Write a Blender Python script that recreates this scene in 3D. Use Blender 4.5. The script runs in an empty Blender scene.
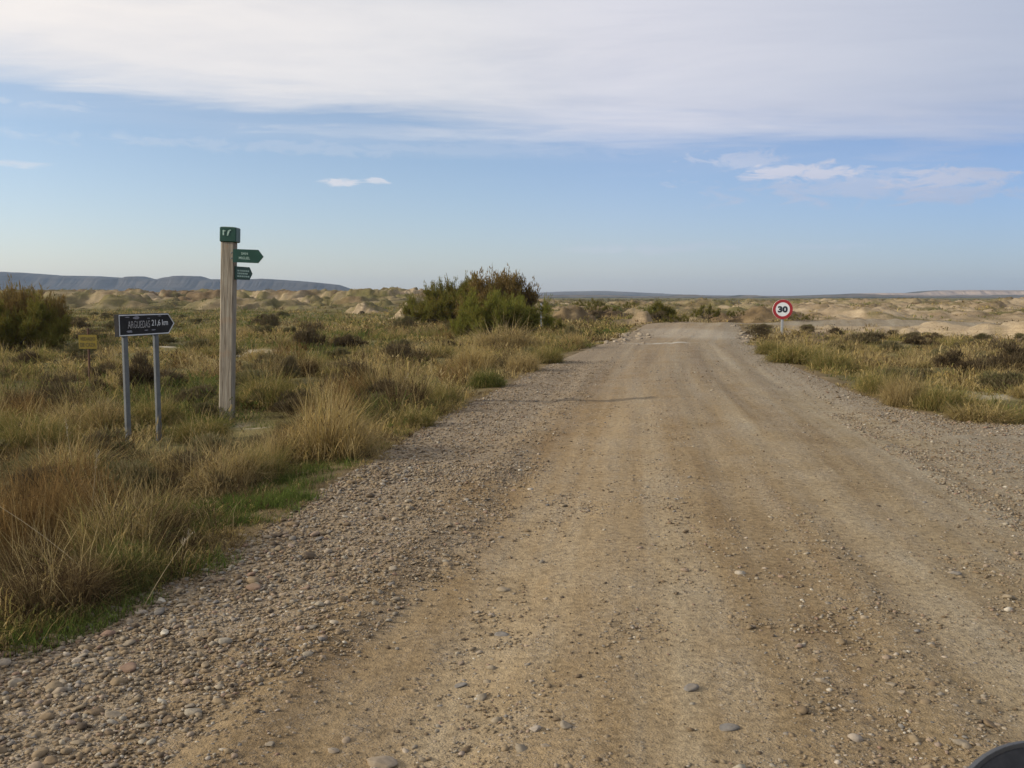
import bpy, math, random
import numpy as np

rs = np.random.RandomState(7)
random.seed(7)
sc = bpy.context.scene
col = sc.collection
R = math.radians

# ------------------------------------------------------------------ camera
CAM_H, F, PITCH = 1.6, 950.0, R(5.23)

def G(u, v, z=0.0):
    """point where the photograph's pixel meets level z"""
    cx, cy = (u - 512) / F, -(v - 384) / F
    d = (cx, math.cos(PITCH) + cy * math.sin(PITCH), -math.sin(PITCH) + cy * math.cos(PITCH))
    t = (z - CAM_H) / d[2]
    return d[0] * t, d[1] * t

def at(u, v, Y):
    """point at distance Y along the pixel's ray"""
    cx, cy = (u - 512) / F, -(v - 384) / F
    d = (cx, math.cos(PITCH) + cy * math.sin(PITCH), -math.sin(PITCH) + cy * math.cos(PITCH))
    t = Y / d[1]
    return d[0] * t, Y, CAM_H + d[2] * t

cd = bpy.data.cameras.new('camera')
cam = bpy.data.objects.new('camera', cd)
col.objects.link(cam)
cam.location = (0, 0, CAM_H)
cam.rotation_euler = (R(90) - PITCH, 0, 0)
cd.sensor_width = 36
cd.lens = 36 * F / 1024
cd.clip_start, cd.clip_end = 0.05, 30000
cd.dof.use_dof = True
cd.dof.focus_distance = 11
cd.dof.aperture_fstop = 20
sc.camera = cam

# ------------------------------------------------------------------ helpers
def tag(o, label=None, cat=None, group=None, kind=None):
    if label: o['label'] = label
    if cat: o['category'] = cat
    if group: o['group'] = group
    if kind: o['kind'] = kind
    return o

def empty(name, loc, rz=0.0):
    o = bpy.data.objects.new(name, None)
    o.empty_display_size = 0.2
    o.location = loc
    o.rotation_euler = (0, 0, rz)
    col.objects.link(o)
    return o

def new_mesh(name, V, T=None, Q=None, attrs=None, smooth=False, mat=None):
    V = np.asarray(V, dtype=np.float32).reshape(-1, 3)
    T = np.zeros((0, 3), np.int32) if T is None else np.asarray(T, np.int32).reshape(-1, 3)
    Q = np.zeros((0, 4), np.int32) if Q is None else np.asarray(Q, np.int32).reshape(-1, 4)
    me = bpy.data.meshes.new(name)
    me.vertices.add(len(V))
    me.vertices.foreach_set('co', V.ravel())
    nl = T.size + Q.size
    me.loops.add(nl)
    me.loops.foreach_set('vertex_index', np.concatenate([T.ravel(), Q.ravel()]).astype(np.int32))
    me.polygons.add(len(T) + len(Q))
    st = np.concatenate([np.arange(len(T)) * 3, T.size + np.arange(len(Q)) * 4]).astype(np.int32)
    me.polygons.foreach_set('loop_start', st)
    me.polygons.foreach_set('use_smooth', np.full(len(T) + len(Q), smooth, dtype=bool))
    me.update(calc_edges=True)
    for k, a in (attrs or {}).items():
        at_ = me.attributes.new(k, 'FLOAT', 'POINT')
        at_.data.foreach_set('value', np.asarray(a, np.float32))
    if mat: me.materials.append(mat)
    return me

def link(name, me, parent=None, loc=(0, 0, 0), rot=(0, 0, 0)):
    o = bpy.data.objects.new(name, me)
    o.location = loc
    o.rotation_euler = rot
    if parent: o.parent = parent
    col.objects.link(o)
    return o

class MB:
    """collects shapes into one mesh"""
    def __init__(s): s.v, s.f = [], []
    def add(s, v, f):
        n = len(s.v)
        s.v += [tuple(p) for p in v]
        s.f += [tuple(i + n for i in q) for q in f]
    def box(s, c, d, bev=0.0):
        hx, hy, hz = d[0] / 2, d[1] / 2, d[2] / 2
        if bev <= 0:
            pts = [(x, y, z) for z in (-hz, hz) for x, y in ((-hx, -hy), (hx, -hy), (hx, hy), (-hx, hy))]
            s.add([(c[0] + p[0], c[1] + p[1], c[2] + p[2]) for p in pts],
                  [(3, 2, 1, 0), (4, 5, 6, 7), (0, 1, 5, 4), (1, 2, 6, 5), (2, 3, 7, 6), (3, 0, 4, 7)])
            return
        def ring(ix, iy, z):
            return [(-hx + ix, -hy, z), (hx - ix, -hy, z), (hx, -hy + iy, z), (hx, hy - iy, z),
                    (hx - ix, hy, z), (-hx + ix, hy, z), (-hx, hy - iy, z), (-hx, -hy + iy, z)]
        def shrink(r, k):
            return [(p[0] - math.copysign(min(k, abs(p[0])), p[0]), p[1] - math.copysign(min(k, abs(p[1])), p[1]), p[2]) for p in r]
        rings = [shrink(ring(bev, bev, -hz), bev), ring(bev, bev, -hz + bev), ring(bev, bev, hz - bev), shrink(ring(bev, bev, hz), bev)]
        v = [(c[0] + p[0], c[1] + p[1], c[2] + p[2]) for r_ in rings for p in r_]
        f = [tuple(range(7, -1, -1)), tuple(range(24, 32))]
        for k in range(3):
            for i in range(8):
                j = (i + 1) % 8
                f.append((k * 8 + i, k * 8 + j, k * 8 + 8 + j, k * 8 + 8 + i))
        s.add(v, f)
    def prism(s, outline, y0, y1):
        """outline in x,z, extruded along y"""
        n = len(outline)
        v = [(p[0], y0, p[1]) for p in outline] + [(p[0], y1, p[1]) for p in outline]
        f = [tuple(range(n)), tuple(range(2 * n - 1, n - 1, -1))]
        f += [(i, i + n, (i + 1) % n + n, (i + 1) % n) for i in range(n)]
        s.add(v, f)
    def frame(s, outer, inner, y0, y1):
        n = len(outer)
        v = [(p[0], y, p[1]) for y in (y0, y1) for ol in (outer, inner) for p in ol]
        f = []
        for i in range(n):
            j = (i + 1) % n
            f += [(i, j, n + j, n + i), (2 * n + i, 3 * n + i, 3 * n + j, 2 * n + j),
                  (i, 2 * n + i, 2 * n + j, j), (n + i, n + j, 3 * n + j, 3 * n + i)]
        s.add(v, f)
    def tube(s, pts, radii, seg=8, cap=True):
        pts = [np.array(p, float) for p in pts]
        base = len(s.v)
        prev = None
        for i, p in enumerate(pts):
            t = pts[min(i + 1, len(pts) - 1)] - pts[max(i - 1, 0)]
            t /= (np.linalg.norm(t) + 1e-9)
            if prev is None:
                a = np.array((1, 0, 0)) if abs(t[0]) < .8 else np.array((0, 1, 0))
            else: a = prev
            a = a - t * a.dot(t); a /= np.linalg.norm(a) + 1e-9
            b = np.cross(t, a); prev = a
            r = radii[i] if hasattr(radii, '__len__') else radii
            for k in range(seg):
                w = 2 * math.pi * k / seg
                s.v.append(tuple(p + r * (math.cos(w) * a + math.sin(w) * b)))
        for i in range(len(pts) - 1):
            for k in range(seg):
                j = (k + 1) % seg
                s.f.append((base + i * seg + k, base + i * seg + j, base + (i + 1) * seg + j, base + (i + 1) * seg + k))
        if cap:
            s.f.append(tuple(base + k for k in range(seg - 1, -1, -1)))
            e = base + (len(pts) - 1) * seg
            s.f.append(tuple(e + k for k in range(seg)))
    def lathe(s, prof, seg=48, axis='y'):
        """profile of (r, h); closed at both ends when r = 0"""
        base = len(s.v)
        for r, h in prof:
            for k in range(seg):
                w = 2 * math.pi * k / seg
                if axis == 'y': s.v.append((r * math.cos(w), h, r * math.sin(w)))
                else: s.v.append((r * math.cos(w), r * math.sin(w), h))
        for i in range(len(prof) - 1):
            for k in range(seg):
                j = (k + 1) % seg
                s.f.append((base + i * seg + k, base + i * seg + j, base + (i + 1) * seg + j, base + (i + 1) * seg + k))
    def build(s, name, mat, parent=None, smooth=False, loc=(0, 0, 0), rot=(0, 0, 0)):
        me = bpy.data.meshes.new(name)
        me.from_pydata(s.v, [], s.f)
        me.polygons.foreach_set('use_smooth', [smooth] * len(me.polygons))
        if smooth:
            me.set_sharp_from_angle(angle=R(40))
        me.materials.append(mat)
        me.update()
        return link(name, me, parent, loc, rot)

def text_part(name, s, w, h, mat, parent, loc, bold=0.0):
    """lettering in the local x-z plane, facing -y, fitted to w x h about loc"""
    c = bpy.data.curves.new('lettering', 'FONT')
    c.body = s; c.size = 1; c.extrude = 0.002; c.offset = bold; c.resolution_u = 3
    tmp = bpy.data.objects.new('lettering', c)
    col.objects.link(tmp)
    dg = bpy.context.evaluated_depsgraph_get()
    me = bpy.data.meshes.new_from_object(tmp.evaluated_get(dg))
    bpy.data.objects.remove(tmp)
    n = len(me.vertices)
    co = np.zeros(n * 3, np.float32); me.vertices.foreach_get('co', co); co = co.reshape(-1, 3)
    lo, hi = co.min(0), co.max(0)
    o = np.zeros_like(co)
    o[:, 0] = ((co[:, 0] - lo[0]) / (hi[0] - lo[0]) - .5) * w
    o[:, 2] = ((co[:, 1] - lo[1]) / (hi[1] - lo[1]) - .5) * h
    o[:, 1] = -(co[:, 2] + .002) * .5
    me.vertices.foreach_set('co', o.ravel())
    me.materials.clear(); me.materials.append(mat); me.update()
    return link(name, me, parent, loc)

# ---- noise
def _h(ix, iy, seed):
    n = (ix.astype(np.int64) * 374761393 + iy.astype(np.int64) * 668265263 + seed * 1442695041) & 0xffffffff
    n = ((n ^ (n >> 13)) * 1274126177) & 0xffffffff
    n = (n ^ (n >> 16)) & 0xffffffff
    return n / 4294967295.0

def vn(x, y, seed=0):
    x = np.asarray(x, float); y = np.asarray(y, float)
    ix, iy = np.floor(x), np.floor(y)
    fx, fy = x - ix, y - iy
    fx = fx * fx * fx * (fx * (fx * 6 - 15) + 10); fy = fy * fy * fy * (fy * (fy * 6 - 15) + 10)
    a, b = _h(ix, iy, seed), _h(ix + 1, iy, seed)
    c, d = _h(ix, iy + 1, seed), _h(ix + 1, iy + 1, seed)
    return (a * (1 - fx) + b * fx) * (1 - fy) + (c * (1 - fx) + d * fx) * fy

def fbm(x, y, seed=0, oct=4):
    s = 0; amp = .5; tot = 0
    for k in range(oct):
        s = s + amp * vn(x * 2 ** k + 17.3 * k, y * 2 ** k - 9.1 * k, seed + k); tot += amp; amp *= .5
    return s / tot

def ridged(x, y, seed=0, oct=3):
    s = 0; amp = .5; tot = 0
    for k in range(oct):
        s = s + amp * (1 - np.abs(2 * vn(x * 2 ** k + 5.7 * k, y * 2 ** k + 3.3 * k, seed + k) - 1)); tot += amp; amp *= .5
    return s / tot

def sst(a, b, x):
    t = np.clip((np.asarray(x, float) - a) / (b - a), 0, 1)
    return t * t * (3 - 2 * t)

# ------------------------------------------------------------------ materials
def mat(name):
    m = bpy.data.materials.new(name); m.use_nodes = True
    nt = m.node_tree
    for n in list(nt.nodes):
        nt.nodes.remove(n)
    out = nt.nodes.new('ShaderNodeOutputMaterial')
    return m, nt, out

def N(nt, t, **kw):
    n = nt.nodes.new(t)
    for k, v in kw.items():
        if k in n.inputs: n.inputs[k].default_value = v
        else: setattr(n, k, v)
    return n

def ramp(nt, stops, fac=None, interp='LINEAR'):
    n = nt.nodes.new('ShaderNodeValToRGB')
    cr = n.color_ramp; cr.interpolation = interp
    while len(cr.elements) > 1: cr.elements.remove(cr.elements[-1])
    cr.elements[0].position = stops[0][0]; cr.elements[0].color = (*stops[0][1], 1)
    for p, c in stops[1:]:
        e = cr.elements.new(p); e.color = (*c, 1)
    if fac is not None: nt.links.new(fac, n.inputs['Fac'])
    return n.outputs['Color']

def g3(v): return (v, v, v)

def mix(nt, a, b, fac, mode='MIX'):
    n = nt.nodes.new('ShaderNodeMix'); n.data_type = 'RGBA'; n.blend_type = mode
    for sock, v in ((n.inputs[6], a), (n.inputs[7], b), (n.inputs[0], fac)):
        if hasattr(v, 'links'): nt.links.new(v, sock)
        elif isinstance(v, (int, float)): sock.default_value = v
        else: sock.default_value = (*v, 1)
    return n.outputs[2]

def math_(nt, op, a, b=None, clamp=False):
    n = nt.nodes.new('ShaderNodeMath'); n.operation = op; n.use_clamp = clamp
    for i, v in enumerate((a, b)):
        if v is None: continue
        if hasattr(v, 'links'): nt.links.new(v, n.inputs[i])
        else: n.inputs[i].default_value = v
    return n.outputs[0]

def attr(nt, name):
    return N(nt, 'ShaderNodeAttribute', attribute_name=name).outputs['Fac']

def noise(nt, vec, scale, detail=4, rough=.55, dist=0):
    n = N(nt, 'ShaderNodeTexNoise', Scale=scale, Detail=detail, Roughness=rough, Distortion=dist)
    if vec is not None: nt.links.new(vec, n.inputs['Vector'])
    return n.outputs['Fac']

def principled(nt, out, colour, rough=.8, metal=0, normal=None, spec=None):
    p = N(nt, 'ShaderNodeBsdfPrincipled', Roughness=rough, Metallic=metal)
    if hasattr(colour, 'links'): nt.links.new(colour, p.inputs['Base Color'])
    else: p.inputs['Base Color'].default_value = (*colour, 1)
    if hasattr(rough, 'links'): nt.links.new(rough, p.inputs['Roughness'])
    if normal is not None: nt.links.new(normal, p.inputs['Normal'])
    if spec is not None: p.inputs['Specular IOR Level'].default_value = spec
    nt.links.new(p.outputs[0], out.inputs['Surface'])
    return p

def bump(nt, height, strength=.5, dist=.02, normal=None):
    b = N(nt, 'ShaderNodeBump', Strength=strength, Distance=dist)
    nt.links.new(height, b.inputs['Height'])
    if normal is not None: nt.links.new(normal, b.inputs['Normal'])
    return b.outputs['Normal']

def worn(name, c, c2, rough=.6, scale=14, metal=0, bumps=.15, spec=None, amount=(.45, .75)):
    """painted or plain stuff with blotchy wear of a second colour"""
    m, nt, out = mat(name)
    tc = N(nt, 'ShaderNodeTexCoord').outputs['Object']
    n1 = noise(nt, tc, scale, 6, .65)
    f = ramp(nt, [(amount[0], g3(0)), (amount[1], g3(1))], n1)
    n2 = noise(nt, tc, scale * 6, 4)
    principled(nt, out, mix(nt, c, c2, f), rough, metal, bump(nt, n2, bumps, .004), spec)
    return m

def plant(name, stops, trans=.3):
    m, nt, out = mat(name)
    c = ramp(nt, stops, attr(nt, 'tint'))
    d = N(nt, 'ShaderNodeBsdfDiffuse'); t = N(nt, 'ShaderNodeBsdfTranslucent')
    nt.links.new(c, d.inputs['Color']); nt.links.new(c, t.inputs['Color'])
    mx = N(nt, 'ShaderNodeMixShader'); mx.inputs[0].default_value = trans
    nt.links.new(d.outputs[0], mx.inputs[1]); nt.links.new(t.outputs[0], mx.inputs[2])
    nt.links.new(mx.outputs[0], out.inputs['Surface'])
    return m

# grass: 0 dark brown litter .. straw .. gold .. olive .. 1 fresh green
GRASS = [(0, (.07, .045, .025)), (.2, (.17, .12, .055)), (.4, (.43, .335, .16)), (.52, (.42, .295, .105)),
         (.66, (.215, .182, .06)), (.82, (.15, .145, .045)), (1, (.085, .115, .03))]
M_grass = plant('dry_grass', GRASS)
M_green = plant('green_grass', [(0, (.08, .075, .028)), (.5, (.09, .125, .03)), (1, (.18, .23, .05))], .35)
M_shrub = plant('shrub_leaf', [(0, (.05, .035, .02)), (.35, (.115, .085, .048)), (.6, (.15, .12, .065)), (.8, (.115, .115, .045)), (1, (.20, .165, .085))], .25)
M_tam = plant('tamarisk_leaf', [(0, (.15, .10, .03)), (.35, (.165, .14, .032)), (.7, (.13, .135, .03)), (1, (.23, .195, .05))], .35)
M_tam_front = plant('green_tamarisk_leaf', [(0, (.17, .13, .035)), (.35, (.19, .175, .038)), (.7, (.16, .175, .036)), (1, (.26, .235, .055))], .35)
M_rust = plant('autumn_leaf', [(0, (.13, .09, .036)), (.4, (.185, .122, .042)), (.7, (.21, .152, .055)), (1, (.15, .13, .04))], .35)
M_russet = plant('russet_grass', [(0, (.06, .04, .02)), (.3, (.14, .085, .036)), (.55, (.26, .165, .062)), (.8, (.31, .215, .09)), (1, (.22, .17, .075))], .3)
M_twig = worn('bark', (.07, .05, .035), (.12, .09, .06), .9, 20)
M_stalk = worn('dry_stalk', (.30, .235, .13), (.2, .15, .08), .8, 10)
M_seed = plant('seed_head', [(0, (.28, .23, .14)), (1, (.45, .4, .3))], .2)

def make_ground_mat():
    m, nt, out = mat('steppe_soil')
    geo = N(nt, 'ShaderNodeNewGeometry')
    pos = geo.outputs['Position']
    n_big = noise(nt, pos, .12, 6, .6)
    n_mid = noise(nt, pos, .9, 6, .6)
    n_fine = noise(nt, pos, 14, 5, .6)
    soil = ramp(nt, [(.3, (.11, .078, .04)), (.55, (.19, .135, .07)), (.75, (.27, .205, .12))], n_mid)
    veg = ramp(nt, [(.28, (.10, .068, .03)), (.42, (.135, .112, .042)), (.55, (.11, .105, .036)), (.68, (.19, .15, .06)), (.8, (.15, .125, .05))], n_big)
    veg2 = mix(nt, veg, ramp(nt, [(.35, (.06, .05, .025)), (.5, (.14, .12, .05)), (.65, (.21, .165, .075))], n_mid), .45)
    base = mix(nt, soil, veg2, attr(nt, 'veg'))
    nv = noise(nt, pos, .55, 7, .62)
    clay = ramp(nt, [(.28, (.20, .145, .085)), (.42, (.33, .255, .155)), (.58, (.42, .335, .215)), (.75, (.27, .205, .12))], nv)
    # strata by height
    sep = N(nt, 'ShaderNodeSeparateXYZ'); nt.links.new(pos, sep.inputs[0])
    zz = math_(nt, 'ADD', math_(nt, 'MULTIPLY', sep.outputs['Z'], 1.6), math_(nt, 'MULTIPLY', n_big, 3.0))
    cmb = N(nt, 'ShaderNodeCombineXYZ'); nt.links.new(zz, cmb.inputs[2])
    st = noise(nt, cmb.outputs[0], 3.0, 4, .6)
    clay = mix(nt, clay, ramp(nt, [(.35, (.17, .11, .06)), (.55, (.38, .29, .18))], st), .5)
    c1 = mix(nt, base, clay, attr(nt, 'clay'))
    rust = ramp(nt, [(.3, (.085, .055, .03)), (.55, (.165, .108, .058)), (.75, (.24, .17, .095))], n_mid)
    c2 = mix(nt, c1, rust, attr(nt, 'rust'))
    lime = ramp(nt, [(.3, (.26, .21, .14)), (.55, (.44, .38, .28)), (.75, (.52, .46, .35))], n_mid)
    c3 = mix(nt, c2, lime, attr(nt, 'lime'))
    c4 = mix(nt, c3, ramp(nt, [(.3, g3(.72)), (.5, g3(1)), (.7, g3(1.22))], n_fine), 1.0, 'MULTIPLY')
    hh = math_(nt, 'ADD', n_fine, math_(nt, 'MULTIPLY', n_mid, 3))
    principled(nt, out, c4, .95, 0, bump(nt, hh, .6, .06), .1)
    return m
M_ground = make_ground_mat()

def make_road_mat():
    m, nt, out = mat('gravel_road')
    geo = N(nt, 'ShaderNodeNewGeometry'); pos = geo.outputs['Position']
    u, v = attr(nt, 'across'), attr(nt, 'along')
    cmb = N(nt, 'ShaderNodeCombineXYZ')
    nt.links.new(u, cmb.inputs[0]); nt.links.new(math_(nt, 'MULTIPLY', v, .035), cmb.inputs[1])
    streak = noise(nt, cmb.outputs[0], 1.7, 5, .6, .25)
    streak2 = noise(nt, cmb.outputs[0], 5.5, 3, .55, .2)
    n_mid = noise(nt, pos, 1.1, 6, .62)
    n_fine = noise(nt, pos, 22, 6, .7)
    n_grit = noise(nt, pos, 120, 3, .6)
    dirt = ramp(nt, [(.35, (.20, .14, .076)), (.455, (.27, .20, .113)), (.54, (.325, .25, .152)), (.66, (.395, .32, .21))],
                math_(nt, 'ADD', math_(nt, 'MULTIPLY', streak, .72), math_(nt, 'MULTIPLY', n_mid, .28)))
    # bands of bare grit and loose stones between the wheel tracks
    side = math_(nt, 'ADD', math_(nt, 'MULTIPLY', u, .13), math_(nt, 'ADD', math_(nt, 'MULTIPLY', streak, .5), .12))
    dirt = mix(nt, dirt, ramp(nt, [(.2, (.985, .915, .81)), (.45, (.97, .96, .93)), (.75, (.92, .985, 1.05))], side), 1.0, 'MULTIPLY')
    gm = math_(nt, 'ADD', attr(nt, 'grit'), math_(nt, 'MULTIPLY', math_(nt, 'SUBTRACT', math_(nt, 'ADD', math_(nt, 'MULTIPLY', streak2, .6), math_(nt, 'MULTIPLY', n_mid, .6)), .56), 2.6))
    gmask = math_(nt, 'MULTIPLY', gm, 1, True)
    vo = N(nt, 'ShaderNodeTexVoronoi', Scale=34.0); nt.links.new(pos, vo.inputs['Vector'])
    vo2 = N(nt, 'ShaderNodeTexVoronoi', Scale=85.0); nt.links.new(pos, vo2.inputs['Vector'])
    cell = N(nt, 'ShaderNodeSeparateColor'); nt.links.new(vo.outputs['Color'], cell.inputs[0])
    cell2 = N(nt, 'ShaderNodeSeparateColor'); nt.links.new(vo2.outputs['Color'], cell2.inputs[0])
    peb_stops = [(0, (.15, .115, .08)), (.3, (.25, .195, .135)), (.55, (.34, .285, .215)), (.75, (.30, .26, .22)), (.9, (.44, .39, .32)), (1, (.55, .5, .43))]
    peb = ramp(nt, peb_stops, cell.outputs[0])
    peb2 = ramp(nt, peb_stops, cell2.outputs[0])
    # only some cells are stones
    is1 = math_(nt, 'MULTIPLY', ramp(nt, [(.42, g3(0)), (.5, g3(1))], cell.outputs[1]), ramp(nt, [(.3, g3(1)), (.42, g3(0))], vo.outputs['Distance']))
    is2 = math_(nt, 'MULTIPLY', ramp(nt, [(.3, g3(0)), (.4, g3(1))], cell2.outputs[1]), ramp(nt, [(.34, g3(1)), (.46, g3(0))], vo2.outputs['Distance']))
    m1 = math_(nt, 'MULTIPLY', is1, math_(nt, 'ADD', math_(nt, 'MULTIPLY', gmask, .85), .05), True)
    m2 = math_(nt, 'MULTIPLY', is2, math_(nt, 'ADD', math_(nt, 'MULTIPLY', gmask, .75), .13), True)
    grey = mix(nt, dirt, (.30, .25, .185), math_(nt, 'MULTIPLY', gmask, .5))
    c = mix(nt, grey, peb2, m2)
    c = mix(nt, c, peb, m1)
    c = mix(nt, c, ramp(nt, [(.28, g3(.55)), (.5, g3(1.02)), (.72, g3(1.35))], n_fine), 1.0, 'MULTIPLY')
    c = mix(nt, c, ramp(nt, [(.3, g3(.8)), (.7, g3(1.2))], n_grit), 1.0, 'MULTIPLY')
    c = mix(nt, c, (.58, .54, .46), attr(nt, 'lime'))
    h = math_(nt, 'ADD', math_(nt, 'MULTIPLY', m1, 1.0), math_(nt, 'MULTIPLY', m2, .5))
    h = math_(nt, 'ADD', h, math_(nt, 'MULTIPLY', n_fine, 1.0))
    h = math_(nt, 'ADD', h, math_(nt, 'MULTIPLY', n_grit, .35))
    principled(nt, out, c, .95, 0, bump(nt, h, 1.0, .022), .1)
    return m
M_road = make_road_mat()

def make_stone_mat():
    m, nt, out = mat('pebble_stone')
    tc = N(nt, 'ShaderNodeNewGeometry').outputs['Position']
    c = ramp(nt, [(0, (.075, .055, .036)), (.2, (.15, .105, .06)), (.4, (.21, .155, .09)), (.58, (.235, .19, .128)),
                  (.72, (.165, .152, .135)), (.82, (.31, .265, .19)), (.92, (.20, .125, .085)), (1, (.43, .385, .30))], attr(nt, 'tint'))
    n1 = noise(nt, tc, 45, 5, .6)
    n2 = noise(nt, tc, 9, 3, .6)
    c = mix(nt, c, ramp(nt, [(.3, g3(.7)), (.7, g3(1.25))], n1), 1, 'MULTIPLY')
    c = mix(nt, c, (.30, .22, .13), ramp(nt, [(.45, g3(0)), (.75, g3(.6))], n2))
    principled(nt, out, c, .85, 0, bump(nt, n1, .3, .008), .2)
    return m
M_stone = make_stone_mat()

def make_cliff_mat(name, low, cliff, top):
    m, nt, out = mat(name)
    pos = N(nt, 'ShaderNodeNewGeometry').outputs['Position']
    n1 = noise(nt, pos, .012, 6, .65); n2 = noise(nt, pos, .05, 5, .65)
    sep = N(nt, 'ShaderNodeSeparateXYZ'); nt.links.new(pos, sep.inputs[0])
    cmb = N(nt, 'ShaderNodeCombineXYZ'); nt.links.new(math_(nt, 'ADD', sep.outputs['Z'], math_(nt, 'MULTIPLY', n1, 14)), cmb.inputs[2])
    st = noise(nt, cmb.outputs[0], .14, 4, .7)
    rock = mix(nt, cliff, tuple(x * .55 for x in cliff), ramp(nt, [(.4, g3(0)), (.6, g3(1))], st))
    scrub = mix(nt, low, tuple(x * .5 for x in low), ramp(nt, [(.42, g3(0)), (.58, g3(1))], n2))
    scrub = mix(nt, scrub, cliff, ramp(nt, [(.55, g3(0)), (.7, g3(.8))], n1))
    c = mix(nt, scrub, rock, attr(nt, 'cliff'))
    c = mix(nt, c, top, attr(nt, 'top'))
    principled(nt, out, c, .95, 0, bump(nt, n2, .5, 6), .1)
    return m
M_mesa = make_cliff_mat('mesa_rock', (.036, .034, .026), (.075, .062, .048), (.028, .028, .022))
M_pale = make_cliff_mat('pale_cliff_rock', (.10, .09, .055), (.44, .34, .26), (.08, .072, .045))
M_hill = make_cliff_mat('scrub_hill', (.045, .048, .034), (.15, .125, .095), (.035, .04, .028))

def make_wood_mat():
    m, nt, out = mat('weathered_wood')
    tc = N(nt, 'ShaderNodeTexCoord').outputs['Object']
    mp = N(nt, 'ShaderNodeMapping'); mp.inputs['Scale'].default_value = (14, 14, .9); nt.links.new(tc, mp.inputs['Vector'])
    n1 = noise(nt, mp.outputs[0], 2.2, 7, .65, .6)
    n2 = noise(nt, tc, 2.4, 4, .6)
    mp2 = N(nt, 'ShaderNodeMapping'); mp2.inputs['Scale'].default_value = (50, 50, 1.2); nt.links.new(tc, mp2.inputs['Vector'])
    n3 = noise(nt, mp2.outputs[0], 1.5, 4, .6)
    c = ramp(nt, [(.25, (.10, .08, .055)), (.42, (.23, .19, .14)), (.58, (.335, .29, .22)), (.8, (.45, .40, .315))], n1)
    c = mix(nt, c, (.36, .2, .09), ramp(nt, [(.56, g3(0)), (.72, g3(.6))], n2))
    c = mix(nt, c, (.11, .08, .05), ramp(nt, [(.3, g3(.9)), (.38, g3(0))], n3))
    principled(nt, out, c, .9, 0, bump(nt, n3, .7, .012), .15)
    return m
M_wood = make_wood_mat()

M_galv = worn('galvanised_steel', (.155, .16, .155), (.10, .105, .10), .6, 9, .3)
M_pole = worn('pale_steel', (.36, .37, .37), (.26, .26, .25), .55, 10, .3)
M_black = worn('black_sign_paint', (.016, .014, .013), (.028, .026, .025), .65, 6, spec=.2)
M_white = worn('white_paint', (.68, .68, .66), (.5, .49, .46), .55, 8)
M_signwhite = worn('white_reflective_sheet', (.78, .78, .76), (.66, .66, .63), .4, 5, amount=(.5, .8))
M_red = worn('red_reflective_sheet', (.36, .022, .025), (.27, .03, .03), .4, 6)
M_numeral = worn('black_numeral', (.012, .014, .02), (.02, .02, .028), .4, 6)
M_fade = worn('faded_lettering', (.42, .40, .38), (.03, .03, .03), .6, 60, amount=(.5, .58))
M_letter = worn('white_lettering', (.66, .66, .65), (.4, .4, .4), .5, 50, amount=(.55, .7))
M_greenp = worn('green_sign_paint', (.006, .05, .03), (.014, .07, .045), .4, 7)
M_greenl = worn('pale_green_lettering', (.42, .56, .47), (.16, .3, .22), .5, 80, amount=(.5, .65))
M_yellow = worn('yellow_sign_paint', (.23, .16, .006), (.15, .105, .01), .55, 14)
M_inkdark = worn('dark_ink', (.07, .05, .01), (.16, .11, .01), .6, 50)
M_rusty = worn('rusty_steel', (.085, .04, .022), (.15, .07, .035), .85, 30)
M_scuff = worn('sign_scuff', (.32, .31, .33), (.16, .16, .18), .8, 60, amount=(.4, .6))
M_plastic = worn('dark_grey_plastic', (.012, .013, .016), (.02, .021, .025), .55, 40, amount=(.5, .7), spec=.25)
M_rim = worn('grey_edge_trim', (.045, .048, .054), (.03, .032, .036), .45, 40)
M_glass, nt_, out_ = mat('mirror_glass'); principled(nt_, out_, (.6, .62, .63), .03, 1.0)

# ------------------------------------------------------------------ road outline
L_PX = [(0, 652), (60, 628), (130, 598), (190, 570), (240, 546), (300, 508), (345, 478), (385, 452), (415, 432), (450, 412), (500, 389), (545, 366), (590, 348), (625, 337), (648, 329)]
R_PX = [(738, 329.5), (748, 344), (772, 356), (800, 369), (850, 391), (900, 409), (960, 418), (1024, 425)]
LP = [G(*p) for p in L_PX]; RP = [G(*p) for p in R_PX]
POLY = np.array([(-9, -60), (-4.6, -8), (-3.0, 1.5)] + LP + [(8.6, 51.5), (11.5, 53.6), (17, 55), (34, 56.5), (70, 59), (70, 55), (34, 53), (18.5, 51.5), (14, 49.8)] + RP + [(8.6, 11.6), (14, 10.6), (45, 8), (90, 6), (90, -6), (20, -12), (8, -60)])

def road_sdf(x, y):
    x = np.asarray(x, float); y = np.asarray(y, float)
    d = np.full(x.shape, 1e9); inside = np.zeros(x.shape, bool)
    n = len(POLY)
    for i in range(n):
        ax, ay = POLY[i]; bx, by = POLY[(i + 1) % n]
        ex, ey = bx - ax, by - ay
        t = np.clip(((x - ax) * ex + (y - ay) * ey) / (ex * ex + ey * ey), 0, 1)
        d = np.minimum(d, np.hypot(x - ax - t * ex, y - ay - t * ey))
        c = (ay > y) != (by > y)
        with np.errstate(divide='ignore', invalid='ignore'):
            xi = ax + (y - ay) / (ey if abs(ey) > 1e-12 else 1e-12) * ex
        inside ^= c & (x < xi)
    return np.where(inside, -d, d)

LPx = np.array([p[0] for p in LP]); LPy = np.array([p[1] for p in LP])
def left_edge(y): return np.interp(y, np.r_[-60, -8, 1.5, LPy, 51.5, 53.6], np.r_[-9, -4.6, -3.0, LPx, 8.6, 11.5])
def centre(y): return np.interp(y, [-20, 4, 20, 33, 50, 60], [-2.2, 1.2, 3.4, 5.6, 9.8, 13])

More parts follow.
